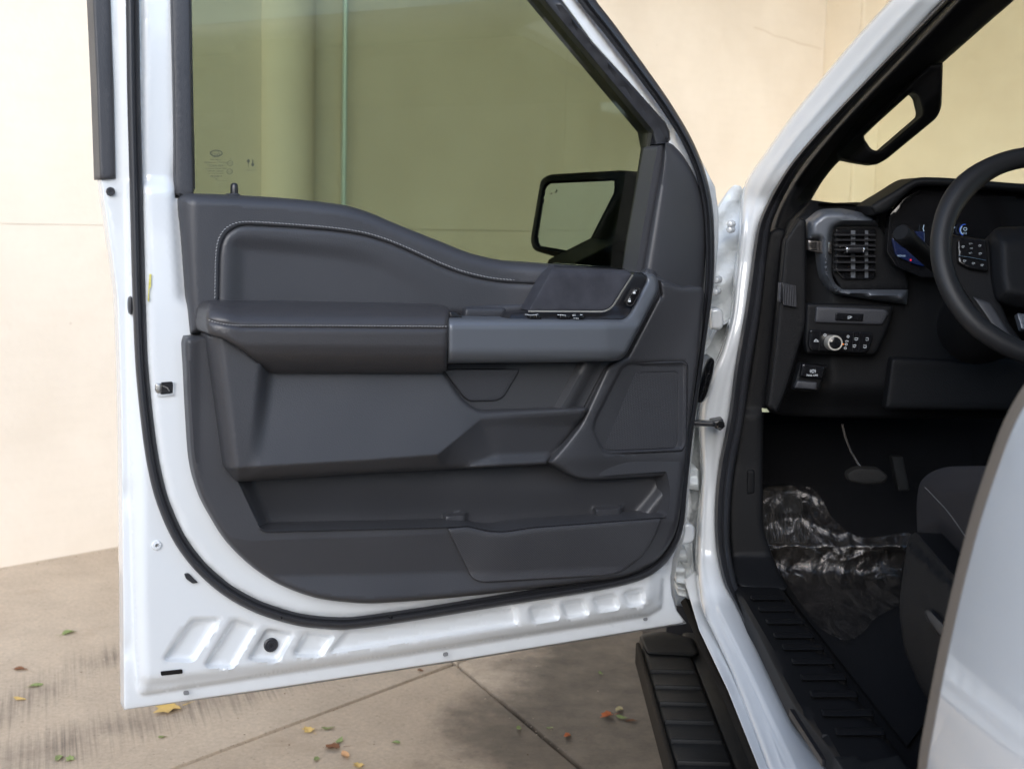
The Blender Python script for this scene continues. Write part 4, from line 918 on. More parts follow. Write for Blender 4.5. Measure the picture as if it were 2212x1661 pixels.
# roof, far side, rear bulkhead, floor: the closed cab round the seats
tbox('roof', (.74, -1.2, 1.84), (2.14, 2.02, 1.93), M['paint'], .04)
tbox('headliner', (.78, -1.15, 1.80), (2.1, 1.95, 1.838), M['cabin'], .01)
tbox('passenger_door', (2.28, -1.2, .6), (2.36, 2.75, 1.27), M['cabin'], .03)
tbox('passenger_pillar', (2.15, .95, 1.27), (2.24, 1.15, 1.82), M['cabin'], .02)
tbox('rear_bulkhead', (.5, -1.3, .55), (2.3, -1.2, 1.85), M['cabin'], .02)
tbox('floor_pan', (.48, -1.2, .54), (2.3, 2.95, .60), M['carpet'], .01)
tbox('firewall', (.52, 2.98, .50), (2.3, 3.04, 1.25), M['carpet'], .01)
tbox('underbody', (.50, -1.2, .40), (2.25, 3.0, .535), M['step'], .02)
# closed rear door beside the camera: edge shaped by the body's tumblehome
edge = spl([(1988, 1800), (1995, 1661), (2014, 1550), (2035, 1440), (2062, 1315), (2090, 1200), (2118, 1100), (2150, 1005), (2180, 925), (2213, 862), (2262, 790)], 14)
e3 = DY(1.2)(edge, 0)+ROOT
lowpt = e3[0].copy()
pr = [np.array([e3[0][0]+.012, 0, .56]), np.array([e3[0][0]+.003, 0, .62])]+[np.array([p[0], 0, p[2]]) for p in e3]+[np.array([e3[-1][0]+.03, 0, e3[-1][2]+.05])]
V, Fc = [], []; k = len(pr); ysd = [1.2, 1.197, 1.19, 1.0, .8, .5, .2, -.3, -1.2]; off = [.006, .0015, 0, 0, 0, 0, 0, 0, 0]
for y, o in zip(ysd, off):
    for p in pr: V.append(np.array([p[0]+o, y, p[2]])-ROOT)
for i in range(len(ysd)-1):
    for j in range(k-1): Fc.append((i*k+j, i*k+j+1, (i+1)*k+j+1, (i+1)*k+j))
link('rear_door', mesh('rear_door', V, Fc, angle=60), M['paint'], truck)
V, Fc = [], []
for dx, y in ((.0045, 1.1985), (.0035, 1.2015), (.0045, 1.226), (.03, 1.23)):
    for p in pr: V.append(np.array([p[0]+dx-.001, y, p[2]])-ROOT)
for i in range(3):
    for j in range(k-1): Fc.append((i*k+j, i*k+j+1, (i+1)*k+j+1, (i+1)*k+j))
link('rear_door_gap', mesh('rear_door_gap', V, Fc, angle=60), mat('gap_shade', (.13, .11, .09), .6), truck)
tbox('centre_pillar', (.57, .95, .62), (.68, 1.16, 1.84), M['cabin'], .02)

# ---- sill tread plate
plate = rnd([(1577, 1266), (1600, 1262), (1685, 1265), (1752, 1366), (1834, 1486), (1942, 1627), (2040, 1760), (1870, 1760), (1799, 1631), (1710, 1519), (1635, 1366)], [4, 4, 8, 8, 8, 8, 0, 0, 8, 8, 8])
mz = DZ(.655)
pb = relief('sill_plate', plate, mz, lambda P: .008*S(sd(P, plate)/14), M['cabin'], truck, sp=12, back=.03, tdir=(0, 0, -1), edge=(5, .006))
for xa, xb, y in ((780, 960, 380), (820, 1010, 437), (860, 1060, 503), (900, 1110, 575), (945, 1160, 637), (992, 1215, 710), (1040, 1280, 792), (1090, 1340, 880), (1150, 1420, 978), (1220, 1480, 1075)):
    X1, X2, Yq = (2400+xa/1.3042)/1.8517, (2400+xb/1.3042)/1.8517, (2100+y/1.3042)/1.8517; hh_ = 6+ (Yq-1290)*.012
    relief('tread_rib', rnd([(X1, Yq-hh_), (X2, Yq-hh_), (X2+5, Yq+hh_), (X1+4, Yq+hh_)], 6), mz, .0145, M['cabin'], pb, sp=8, back=.012, tdir=(0, 0, -1), edge=(5, .006))
relief('sill_joint', rnd([(1705, 1530), (1716, 1532), (1785, 1640), (1776, 1640)], 2), DZ(.668), .0, M['black'], truck, sp=8, back=.01, tdir=(0, 0, -1))
relief('sill_plate_end', rnd([(1800, 1634), (1850, 1632), (1870, 1645), (1942, 1630), (2010, 1720), (1860, 1730)], 6), DZ(.672), .0, M['step'], truck, sp=9, back=.03, tdir=(0, 0, -1), edge=(6, .01))
# rocker below the white sill
relief('rocker_panel', [(1478, 1252), (1505, 1230), (1517, 1308), (1546, 1374), (1588, 1465), (1662, 1661), (1714, 1800), (1690, 1800), (1640, 1661), (1572, 1490), (1510, 1360)], DY(ycurve((1200, 2.62), (1300, 2.52), (1400, 2.30), (1500, 2.09), (1661, 1.78), (1800, 1.55))), .0, M['paint'], truck, sp=9, back=.05, tdir=(.6, .6, -.4), edge=(4, .004))
relief('rocker_flange', [(1509, 1362), (1572, 1490), (1641, 1661), (1695, 1800), (1675, 1800), (1625, 1661), (1560, 1500), (1502, 1375), (1470, 1300), (1480, 1290)], DY(ycurve((1290, 2.60), (1400, 2.34), (1500, 2.12), (1661, 1.80), (1800, 1.57))), .0, M['dirty'], truck, sp=9, back=.05, tdir=(.6, .6, -.4))

# ---- running board
zb_ = .42
rb = [(x, y, z) for x, y, z in ()]
rbm = bevel_mesh('running_board', *box_geo(np.array((.315, .6, .375))-ROOT, np.array((.425, 2.86, .418))-ROOT), .012, 3)
board = link('running_board', rbm, M['step'], truck)
V, Fc = box_geo(np.array((.3035, .6, .372))-ROOT, np.array((.3135, 2.80, .424))-ROOT)
link('step_edge', bevel_mesh('step_edge', V, Fc, .004, 3), M['dirty'], board)
V, Fc = box_geo(np.array((.4265, .6, .36))-ROOT, np.array((.50, 2.92, .412))-ROOT)
link('step_inner_rail', bevel_mesh('step_inner_rail', V, Fc, .008, 2), M['step'], board)
relief('step_end_cap', rnd([(1378, 1370), (1430, 1362), (1500, 1378), (1512, 1412), (1500, 1420), (1395, 1415)], 14), DZ(.425), lambda P: .006*S((1412-P[:, 1])/40), M['step'], board, sp=7, back=.06, tdir=(0, 0, -1), edge=(8, .02))
for yq in (1446, 1480, 1515, 1554, 1595, 1641, 1692, 1750):
    Yr = DZ(.424)([(1460, yq)], 0)[0][1]+ROOT[1]
    V, Fc = box_geo(np.array((.318, Yr-.006, .41))-ROOT, np.array((.415, Yr+.006, .4255))-ROOT)
    link('step_rib', bevel_mesh('step_rib', V, Fc, .003, 2), M['step'], board)
for y in (1.3, 2.5):
    V, Fc = box_geo(np.array((.40, y, .36))-ROOT, np.array((.7, y+.06, .40))-ROOT); link('step_bracket', bevel_mesh('step_bracket', V, Fc, .005, 2), M['step'], board)

# ================================================================== cabin trims
# windscreen pillar trim with grab handle
pt = np.concatenate([spl([(2200, -150), (2058, 14), (1940, 138), (1820, 264), (1752, 345), (1716, 395), (1684, 455), (1664, 520)], 8), arr([(1700, 520), (1736, 470), (1752, 436)]), spl([(1752, 433), (1776, 393), (1800, 362), (1817, 345)], 6), spl([(1830, 330), (1900, 262), (1970, 197), (2036, 137), (2146, 40), (2200, -8), (2330, -150)], 8)])
ptY = ycurve((-200, 1.95), (0, 2.12), (150, 2.3), (300, 2.52), (400, 2.66), (560, 2.68))
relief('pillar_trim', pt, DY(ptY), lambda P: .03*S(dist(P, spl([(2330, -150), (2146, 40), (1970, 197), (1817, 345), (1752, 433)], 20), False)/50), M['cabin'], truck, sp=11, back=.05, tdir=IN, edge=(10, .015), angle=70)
gh = spl([(2000, 168), (2024, 150), (2034, 165), (2033, 215), (2030, 240), (2018, 259), (1970, 303), (1925, 340), (1905, 352), (1885, 356), (1850, 350), (1822, 344)], 4)
gw = [(2008, 190), ]
ho = rnd([(1806, 330), (1850, 290), (2010, 140), (2037, 136), (2036, 165), (2034, 233), (2024, 255), (1913, 346), (1890, 358), (1850, 352), (1817, 345)], [6, 0, 0, 3, 10, 14, 14, 14, 10, 10, 6])
hi = rnd([(1970, 199), (1983, 208), (1991, 240), (1990, 251), (1901, 327), (1883, 324), (1868, 302), (1866, 293)], [5, 8, 10, 8, 8, 8, 8, 5])
ghd = lambda P: .055*S(dist(P, arr([(1800, 335), (2040, 120)]), False)/60)-.0
relief('grab_handle', ho, DY(ptY), lambda P: .03+ghd(P), M['cabin'], truck, sp=7, back=.035, tdir=IN, edge=(9, .016), holes=[hi], angle=70)
relief('kick_panel', spl([(1664, 500), (1700, 500), (1690, 560), (1680, 640), (1668, 760), (1655, 880), (1650, 900), (1648, 1060), (1652, 1150), (1690, 1250), (1700, 1275), (1600, 1268), (1585, 1240), (1575, 1150), (1577, 1060), (1598, 920), (1622, 780), (1640, 640), (1650, 560)], 9, True), DY(ycurve((400, 2.62), (1000, 2.6), (1200, 2.58), (1280, 2.48))), lambda P: .01*S((P[:, 1]-880)/20), M['cabin'], truck, sp=10, back=.05, tdir=IN, edge=(8, .012), angle=70)
relief('trim_clip_cover', rnd([(1614, 1016), (1630, 1015), (1630, 1065), (1613, 1068)], 4), DY(2.585), .004, M['cabin'], truck, sp=6, back=.015, tdir=IN, edge=(3, .004))
relief('yellow_tab', [(1646, 882), (1657, 883), (1662, 890), (1647, 890)], DY(2.54), .0, mat('yellow_tab', (.6, .62, .4), .6), truck, sp=5, back=.004, tdir=IN)

# ---- windscreen
wsp = [np.array(p)-ROOT for p in ((.50, 2.98, 1.22), (2.2, 2.98, 1.22), (2.08, 2.0, 1.86), (.74, 2.0, 1.86))]
wi = [p+np.array((0, .004, .004)) for p in wsp]
link('windscreen', mesh('windscreen', wsp+wi, [(0, 1, 2, 3), (7, 6, 5, 4), (0, 4, 5, 1), (1, 5, 6, 2), (2, 6, 7, 3), (3, 7, 4, 0)], smooth=False), M['screen_glass'], truck)

# ================================================================== dashboard
dY = lambda Y: DY(Y)
dash = relief('dashboard', np.concatenate([spl([(1752, 432), (1800, 438), (1850, 437), (1893, 436), (1935, 412), (1962, 394), (1980, 387), (2005, 386), (2036, 386), (2120, 391), (2212, 399), (2420, 420)], 8), arr([(2420, 905), (2200, 905), (1805, 902), (1690, 897), (1672, 892), (1651, 881), (1668, 760), (1690, 560), (1697, 515), (1720, 470)])]),
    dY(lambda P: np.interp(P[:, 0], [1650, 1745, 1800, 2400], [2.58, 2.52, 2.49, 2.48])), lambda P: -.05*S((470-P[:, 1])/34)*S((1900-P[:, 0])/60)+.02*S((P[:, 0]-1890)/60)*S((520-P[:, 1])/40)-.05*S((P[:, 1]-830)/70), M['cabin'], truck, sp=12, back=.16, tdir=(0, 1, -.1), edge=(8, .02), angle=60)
def dp(name, poly, r, Y, h, mt, sp=7, back=.02, edge=(3, .003), **kw): return relief(name, rnd(poly, r) if r is not None else arr(poly), dY(Y), h, mt, dash, sp=sp, back=back, tdir=IN, edge=edge, **kw)
# dash top, in front of the driver
link('dash_top', mesh('dash_top', [np.array(p)-ROOT for p in ((.60, 2.52, 1.435), (.66, 2.96, 1.40), (2.2, 2.96, 1.40), (2.25, 2.5, 1.42))], [(0, 1, 2, 3)], smooth=False), M['cabin'], dash)
dp('dash_end_panel', [(1695, 520), (1728, 470), (1741, 476), (1742, 620), (1742, 700), (1700, 840), (1678, 892), (1657, 878), (1672, 760), (1684, 640)], 5, 2.46, .0, M['cabin'], edge=(5, .008))
# hood over the instruments
hood = np.concatenate([spl([(1890, 466), (1917, 456), (1950, 426), (1972, 408), (1985, 402), (2040, 402), (2212, 416), (2420, 436)], 8), spl([(2420, 400), (2212, 397), (2120, 390), (2036, 384), (1984, 384), (1960, 394), (1935, 410), (1893, 435), (1878, 446)], 8)])
dp('instrument_hood', hood, None, 2.40, .03, M['cabin'], sp=7, back=.10, edge=(8, .014))
dp('instrument_panel', [(1921, 462), (1952, 428), (1985, 405), (2050, 405), (2420, 438), (2420, 600), (1990, 600), (1935, 575), (1915, 545)], 6, 2.42, .0, M['gloss'], sp=12)
dp('screen_glow', [(1926, 515), (1960, 500), (1998, 500), (1998, 576), (1975, 570), (1935, 552)], 6, 2.412, .0, M['lit_blue'], back=.002)
tp = [text_geo('MESSAGES', 1938, 554.5, 5, dY(2.409), 0, sx=.8)]
link('screen_text', mesh('screen_text', *merge(tp), smooth=False), M['lit_white'], dash, kind='stuff')
dp('warning_light', [(1966, 560), (1969, 560), (1969, 564), (1966, 564)], None, 2.409, .0, M['lit_red'], back=.001, edge=None)
M['gauge_blue'] = emit_mat('gauge_blue', (.05, .16, .8), .2)
gz = []
for gx_, gy_, tx in ((2057.5, 493, 'H'), (2084, 497, '312')):
    a = [(gx_+9*math.cos(q), gy_-10*math.sin(q)) for q in np.linspace(2.2, 4.2, 9)]; gz.append(line_geo(a, 1.6, dY(2.408), 0))
    gz.append(text_geo(tx, gx_, gy_+9, 6, dY(2.408), 0, align='CENTER')); gz.append(line_geo(circ(gx_+1, gy_-2, 4, 3.4, 6), 1.2, dY(2.408), 0, True))
a = [(1996, 486), (1994, 494), (1996, 500)]; gz.append(line_geo(a, 1.6, dY(2.408), 0))
link('gauge_marks', mesh('gauge_marks', *merge(gz), smooth=False), M['lit_white'], dash, kind='stuff')
for gx_, gy_ in ((2057.5, 493), (2084, 497)):
    a = [(gx_+11*math.cos(q), gy_-12*math.sin(q)) for q in np.linspace(1.4, 4.4, 12)]; link('gauge_ring', mesh('gauge_ring', *line_geo(a, 1.6, dY(2.4085), 0), smooth=False), M['gauge_blue'], dash)
# silver surround of the vent
sil = rnd([(1745, 478), (1776, 452), (1815, 450), (1897, 466), (1897, 490), (1818, 489), (1803, 496), (1799, 508), (1796, 590), (1803, 612), (1818, 624), (1962, 625), (1959, 658), (1890, 649), (1808, 636), (1794, 628), (1775, 598), (1768, 550), (1768, 520), (1745, 518)], [6, 14, 8, 3, 3, 8, 4, 6, 12, 8, 8, 3, 3, 6, 10, 8, 14, 20, 0, 0])
dp('vent_surround', sil, None, 2.46, lambda P: .03*S((sd(P, sil))/14), M['silver'], sp=6, back=.03, edge=(5, .008), angle=60)
dp('vent_panel', [(1799, 488), (1898, 488), (1925, 520), (1960, 600), (1962, 626), (1818, 626), (1797, 590)], 6, 2.468, .008, M['cabin'], sp=8)
dp('vent_opening', [(1804, 494), (1890, 494), (1893, 500), (1892, 595), (1886, 603), (1822, 604), (1804, 585)], 5, 2.452, .0, M['gloss'], back=.004)
for i, yv in enumerate((508, 519, 531, 540, 554, 567, 584)):
    dp('vent_louvre', [(1803, yv-2), (1892, yv-2), (1892, yv+1.5), (1803, yv+1.5)], 1, 2.44, .0, M['black'], sp=6, back=.012, edge=None)
for xv, wv in ((1843, 9), (1872, 7)):
    dp('vent_fin', [(xv-wv/2, 498), (xv+wv/2, 498), (xv+wv/2, 600), (xv-wv/2, 600)], None, 2.45, .0, M['silver'] if wv > 3 else M['cabin'], sp=8, back=.006, edge=None)
dp('vent_knob', [(1829, 534), (1866, 533), (1867, 546), (1830, 547)], 3, 2.425, .0, M['black'], back=.016, edge=(3, .004))
for xk in (1828, 1864): dp('knob_cap', [(xk, 533.5), (xk+4.5, 533.5), (xk+4.5, 546.5), (xk, 546.5)], 2, 2.423, .0, M['chrome'], back=.012, edge=(2, .003))
dp('vent_wing', [(1745, 519), (1769, 520), (1771, 547), (1746, 541)], 2, 2.452, .0, M['smoke'], back=.02)
dp('vent_wing', [(1770, 520), (1797, 522), (1797, 549), (1772, 548)], 3, 2.448, lambda P: .01*np.sin((P[:, 0]-1770)/9), M['smoke'], back=.02, edge=(2, .003))
for i in range(5): dp('wing_slot', [(1747, 522+i*4), (1766, 523+i*4), (1766, 524.4+i*4), (1747, 523.4+i*4)], None, 2.4495, .0, M['gloss'], back=.002, edge=None)
# side demister
dp('demister', [(1686, 610), (1718, 616), (1722, 662), (1716, 664), (1690, 658)], 3, 2.452, .0, M['black'], back=.01)
dp('demister_edge', [(1683, 610), (1689, 611), (1688, 654), (1681, 652)], 2, 2.448, .0, M['trim2'], back=.01)
for i in range(8): dp('demister_slat', [(1691+i*3.7, 612+i*.7), (1693+i*3.7, 612.4+i*.7), (1694.6+i*3.7, 659+i*.6), (1692.6+i*3.7, 658.6+i*.6)], None, 2.446, .0, M['trim2'], back=.006, edge=None, sp=10)
# switch slot, headlamp switches
bez = [(1742, 655), (1930, 660), (1922, 700), (1896, 760), (1884, 768), (1742, 764), (1738, 740)]
dp('switch_bezel', bez, 8, 2.445, .0, M['cabin'], back=.02, edge=(6, .008))
dp('switch_slot', [(1763, 662), (1912, 668), (1921, 676), (1906, 702), (1760, 697)], 5, 2.438, .0, M['trim2'], back=.004, edge=(4, .004))
dp('pedal_switch', [(1805, 676), (1866, 678), (1864, 694), (1804, 692)], 3, 2.433, .0, M['gloss'], back=.006)
dp('light_switch_plate', [(1749, 712), (1884, 718), (1886, 730), (1876, 758), (1866, 763), (1752, 757), (1746, 746)], 6, 2.432, .0, M['gloss'], back=.01)
kc = dY(2.415)([(1800.5, 740.5)], 0)[0]
link('lamp_knob', mesh('lamp_knob', *disc_geo(kc, (0, -1, .08), [(.0150, -.015), (.0150, .010), (.0142, .0125), (.0118, .0125)], 28), angle=30), M['knob_ring'], dash)
link('knob_face', mesh('knob_face', *disc_geo(kc, (0, -1, .08), [(.0116, .0), (.0116, .0130), (.010, .0138)], 28), angle=30), M['gloss'], dash)
mI = dY(2.4015); mJ = dY(2.4295); ic = []
ic += [line_geo([(1802, 738), (1805, 738), (1806.5, 741), (1805, 744), (1802, 744)], .9, mI, 0, True), line_geo([(1798, 739), (1800, 739)], .8, mI, 0), line_geo([(1798, 742), (1800, 742)], .8, mI, 0)]
ic += [line_geo(circ(1832, 727, 2.4, 2.4, 10), .9, mJ, 0, True), line_geo(circ(1782, 723.5, 2.6, 2.6, 10), .9, mJ, 0, True), text_geo('±0±', 1825, 738, 5, mJ, 0), line_geo(circ(1828, 744, 2.6, 2.2, 8), .9, mJ, 0, True), line_geo(circ(1826, 752, 2.6, 2.2, 8), .9, mJ, 0, True)]
for x, y in ((1850, 733), (1846, 748)): ic += [line_geo([(x-4, y-2), (x, y-3), (x+4, y-2)], .8, mJ, 0), line_geo([(x-4, y+1), (x, y+2), (x+3, y)], .8, mJ, 0)]
for x, y in ((1873, 733), (1868, 749)): ic += [line_geo([(x-3, y-3), (x+3, y-3), (x+3, y+2), (x-1, y+2)], .8, mJ, 0), line_geo([(x-3, y), (x-1, y+3)], .8, mJ, 0)]
ic += [line_geo([(1759, 736), (1763, 733), (1767, 736)], .9, mJ, 0), line_geo([(1758, 737.5), (1769, 737.5)], .9, mJ, 0)]
ic += [line_geo([(1831, 684), (1836, 683), (1840, 685)], 1.0, dY(2.4305), 0), line_geo([(1831, 688), (1836, 687), (1841, 684)], 1.0, dY(2.4305), 0)]
link('switch_icon', mesh('switch_icon', *merge(ic), smooth=False), M['white_print'], dash, kind='stuff')
dp('lamp_indicator', [(1819, 742.5), (1823, 743), (1823, 744.6), (1819, 744.2)], None, 2.429, .0, M['lit_amber'], back=.001, edge=None)
for xd in (1772, 1844, 1858): dp('switch_divider', [(xd, 717), (xd+1.2, 717), (xd-2, 758), (xd-3.2, 758)], None, 2.43, .0, M['cabin'], back=.002, edge=None, sp=10)
# parking brake
dp('brake_bezel', [(1728, 784), (1788, 790), (1768, 846), (1712, 842), (1718, 818)], 4, 2.452, .0, M['cabin'], back=.02, edge=(4, .006))
dp('brake_switch', [(1733, 786), (1783, 791), (1776, 818), (1728, 813)], 3, 2.438, .0, M['gloss'], back=.014)
dp('brake_lip', [(1722, 822), (1765, 826), (1764, 842), (1716, 838)], 3, 2.44, .0, M['trim2'], back=.014)
ic = [text_geo('PULL ON', 1754.5, 812.5, 6, dY(2.4355), 0, align='CENTER'), line_geo(circ(1756, 801.5, 3.4, 3.4, 12), .8, dY(2.4355), 0, True), text_geo('P', 1756, 803.6, 5, dY(2.4355), 0, align='CENTER'), line_geo([(1751, 798), (1750, 801.5), (1751, 805)], .8, dY(2.4355), 0), line_geo([(1761, 798), (1762, 801.5), (1761, 805)], .8, dY(2.4355), 0)]
link('brake_legend', mesh('brake_legend', *merge(ic), smooth=False), M['white_print'], dash, kind='stuff')
# knee panel
dp('knee_panel', [(1925, 772), (2130, 782), (2160, 772), (2420, 790), (2420, 890), (1910, 884)], 10, 2.43, .0, M['cabin'], sp=12, edge=(8, .01))

# ---- steering column, stalk, wheel
WC = np.array([.880, 2.08, 1.345]); tilt = R(24); wa = np.array([0, -math.cos(tilt), math.sin(tilt)])  # axis to the driver
wu = np.array([0, math.sin(tilt), math.cos(tilt)]); wr = np.array([1.0, 0, 0])
def wpnt(a, b, c=0.0): return WC+wr*a+wu*b+wa*c-ROOT
link('steering_column', mesh('steering_column', *disc_geo(wpnt(0, 0, -.05), -wa, [(.07, 0), (.09, .06), (.095, .16), (.07, .3)], 20)), M['cabin'], truck)
pa, pb_ = dY(2.24)([(1945, 502)], 0)[0], dY(2.30)([(2000, 552)], 0)[0]
dv = Vector(pb_-pa).normalized()
stalk = link('indicator_stalk', mesh('indicator_stalk', *tube_geo([Vector(pa), Vector(pa)+dv*.004, Vector(pa)+dv*.03, Vector(pa)+dv*.034, Vector(pb_), Vector(pb_)+dv*.08], [.014, .017, .017, .0155, .0155, .014], 18), angle=40), M['cabin'], truck)
M['wheel_leather'] = mat('wheel_leather', (.012, .012, .013), .48, spec=.3, bump=('voronoi', 500, .12, .0008))
rim = link('steering_wheel', mesh('steering_wheel', [(0, 0, 0)]*3, [(0, 1, 2)]), M['wheel_leather'], truck)
bm = bmesh.new(); ks, kk = 72, 14; vv = []
for i in range(ks):
    q = 2*math.pi*i/ks; rx, ry = .186, .180
    if math.sin(q) < -.75: ry *= .985
    cx_, cy_ = rx*math.cos(q), ry*math.sin(q)
    thick = .0165+.003*math.exp(-((math.degrees(q) % 180-140)/18)**2)
    for j in range(kk):
        p = 2*math.pi*j/kk; rr_ = thick*math.cos(p)
        vv.append(bm.verts.new(wpnt(cx_+rr_*math.cos(q)*1.05, cy_+rr_*math.sin(q)*1.05, thick*.95*math.sin(p)+.02)))
for i in range(ks):
    for j in range(kk): bm.faces.new((vv[i*kk+j], vv[((i+1) % ks)*kk+j], vv[((i+1) % ks)*kk+(j+1) % kk], vv[i*kk+(j+1) % kk]))
bmesh.ops.recalc_face_normals(bm, faces=bm.faces)
me = bpy.data.meshes.new('steering_wheel'); bm.to_mesh(me); bm.free(); me.materials.append(M['wheel_leather'])
for p in me.polygons: p.use_smooth = True
rim.data = me
def MW(c):
    """picture points -> the plane of the wheel at offset c"""
    def f(p, n):
        p = arr(p); d = ray(p[:, 0], p[:, 1]); o = WC+wa*c; t = (np.broadcast_to(n, (len(p),))-(CAM-o)@wa)/(d@wa); return CAM+d*t[:, None]-ROOT
    return f
tdw = tuple(-wa)
hub = rnd([(2136, 512), (2150, 491), (2230, 489), (2420, 500), (2420, 640), (2300, 672), (2190, 665), (2150, 650), (2140, 600)], 12)
relief('airbag_cover', hub, MW(.005), lambda P: .022*S(sd(P, hub)/34), M['cabin'], rim, sp=10, back=.05, tdir=tdw, edge=(8, .012), angle=60)
spk = rnd([(2040, 500), (2062, 508), (2140, 520), (2150, 580), (2160, 650), (2180, 700), (2212, 742), (2150, 720), (2110, 672), (2070, 612), (2046, 570), (2040, 540)], 8)
relief('spoke', spk, MW(-.006), .0, M['cabin'], rim, sp=9, back=.03, tdir=tdw, edge=(5, .008))
relief('spoke_trim', rnd([(2100, 640), (2140, 655), (2180, 720), (2212, 745), (2205, 752), (2150, 712)], 6), MW(-.002), .0, M['smooth_trim'], rim, sp=8, back=.01, tdir=tdw, edge=(4, .004))
relief('switch_pad', rnd([(2068, 518), (2080, 513), (2130, 518), (2136, 586), (2095, 580), (2070, 566)], 6), MW(.001), .004, M['gloss'], rim, sp=7, back=.01, tdir=tdw, edge=(3, .003))
sweep('pad_trim', [(2070, 553), (2095, 556), (2130, 563)], rprof(1.1, .002, 6), MW(.006), M['chrome'], rim)
mS = MW(.0062); ic = []
for x, y in ((2080, 533), (2116, 531), (2117, 548), (2083, 564), (2102, 569), (2121, 573)): ic += [line_geo(circ(x, y, 2.4, 2.0, 6), .9, mS, 0, True), line_geo([(x+2.5, y-2), (x+4, y)], .8, mS, 0)]
ic += [text_geo('SET+', 2093, 528, 4, mS, 0), text_geo('RES', 2095, 538, 4, mS, 0), text_geo('SET-', 2093, 548, 4, mS, 0)]
link('pad_icon', mesh('pad_icon', *merge(ic), smooth=False), mat('grey_print', (.3, .32, .33), .5), rim, kind='stuff')
relief('wheel_badge', rnd([(2196, 676), (2212, 678), (2300, 690), (2300, 716), (2206, 712)], 4), MW(-.004), .0, M['silver'], rim, sp=8, back=.01, tdir=tdw, edge=(3, .003))

# ================================================================== footwell
mf = DZ(.605)
relief('floor_mat', [(1650, 1175), (1980, 1160), (2000, 1330), (2040, 1500), (1960, 1610), (1700, 1280)], mf, .004, M['carpet'], truck, sp=16, back=.004, tdir=(0, 0, -1))
relief('toe_board', [(1600, 1180), (1650, 920), (2100, 900), (2100, 1180)], DY(lambda P: 2.97-np.clip((P[:, 1]-1050)/130, 0, 1)*.14), .0, M['carpet'], truck, sp=16, back=.02, tdir=IN)
fr_ = rnd([(1641, 1056), (1728, 1058), (1746, 1174), (1650, 1176), (1636, 1120)], 6)
foot = relief('footrest', fr_, DY(lambda P: 2.84-np.clip((P[:, 1]-1050)/130, 0, 1)*.10), .0, M['step'], truck, sp=9, back=.05, tdir=IN, edge=(5, .008))
for i in range(11):
    x0 = 1660+i*7.3
    relief('footrest_rib', [(x0, 1110), (x0+3, 1110), (x0+5.5, 1170), (x0+2, 1170)], DY(lambda P: 2.835-np.clip((P[:, 1]-1050)/130, 0, 1)*.10), .0, M['cabin'], foot, sp=9, back=.01, tdir=IN)
bpd = relief('brake_pedal', rnd([(1828, 1022), (1850, 1010), (1900, 1012), (1920, 1030), (1908, 1044), (1870, 1047), (1832, 1040)], 8), DY(2.62), .0, mat('pedal_rubber', (.006, .005, .004), .8, bump=('voronoi', 500, .5, .001)), truck, sp=7, back=.02, tdir=IN, edge=(5, .008))
pts = [DY(2.70)([q], 0)[0] for q in ((1819, 915), (1826, 945), (1838, 975), (1853, 1001), (1868, 1020))]
tube('pedal_arm', pts, .0026, M['smoke'], bpd, 8)
relief('accelerator_pedal', rnd([(1925, 985), (1950, 985), (1965, 1060), (1940, 1062)], 5), DY(2.74), .0, M['step'], truck, sp=8, back=.02, tdir=IN, edge=(4, .006))

# ---- driver seat
sc_o = np.concatenate([spl([(1981, 1150), (1980, 1090), (1983, 1060), (1988, 1042), (2002, 1026), (2022, 1015), (2050, 1008), (2129, 1006), (2300, 1004)], 6), arr([(2330, 1200), (2140, 1260), (2090, 1220)])])
sY = lambda P: np.interp(P[:, 0], [1980, 2120, 2330], [1.95, 1.62, 1.35])
seat = relief('driver_seat', sc_o, DY(sY), lambda P: .05*S(sd(P, sc_o)/60), M['seatcloth'], truck, sp=8, back=.35, tdir=(.8, .35, -.1), edge=(16, .03), angle=70)
link('stitching', mesh('stitching', *stitch_geo(spl([(1995, 1049), (2020, 1075), (2050, 1108), (2085, 1158)], 5), DY(sY), lambda P: .052*S(sd(P, sc_o)/60)+.002, 4.2, 3, .55, .0012)), M['thread'], seat, kind='stuff')
sb = rnd([(1962, 1160), (1978, 1148), (1984, 1152), (2060, 1240), (2150, 1330), (2150, 1600), (2060, 1600), (1985, 1480), (1952, 1400), (1941, 1310), (1950, 1240)], [8, 6, 6, 0, 0, 0, 10, 30, 30, 30, 20])
sbY = lambda P: np.interp(P[:, 0], [1940, 2060, 2200], [1.86, 1.60, 1.38])
relief('seat_side_shield', sb, DY(sbY), lambda P: .02*S(sd(P, arr([(1900, 1180), (1965, 1172), (2060, 1262), (2150, 1350), (2150, 1700), (1900, 1700)]))/6), M['cabin'], seat, sp=10, back=.2, tdir=(.8, .35, -.1), edge=(8, .012), angle=60)
relief('seat_lever', rnd([(1996, 1318), (2008, 1316), (2040, 1350), (2036, 1372), (2028, 1372), (2004, 1340)], 6), DY(sbY), .045, M['black'], seat, sp=6, back=.03, tdir=(.8, .35, 0), edge=(4, .008))
tbox('seat_backrest', (.62, .55, .95), (1.12, .75, 1.62), M['seatcloth'], .06, seat)
tbox('seat_rail', (.66, .9, .60), (.72, 1.85, .66), M['step'], .01, seat)
tbox('centre_console', (1.22, 1.2, .6), (1.55, 2.4, .95), M['cabin'], .03)

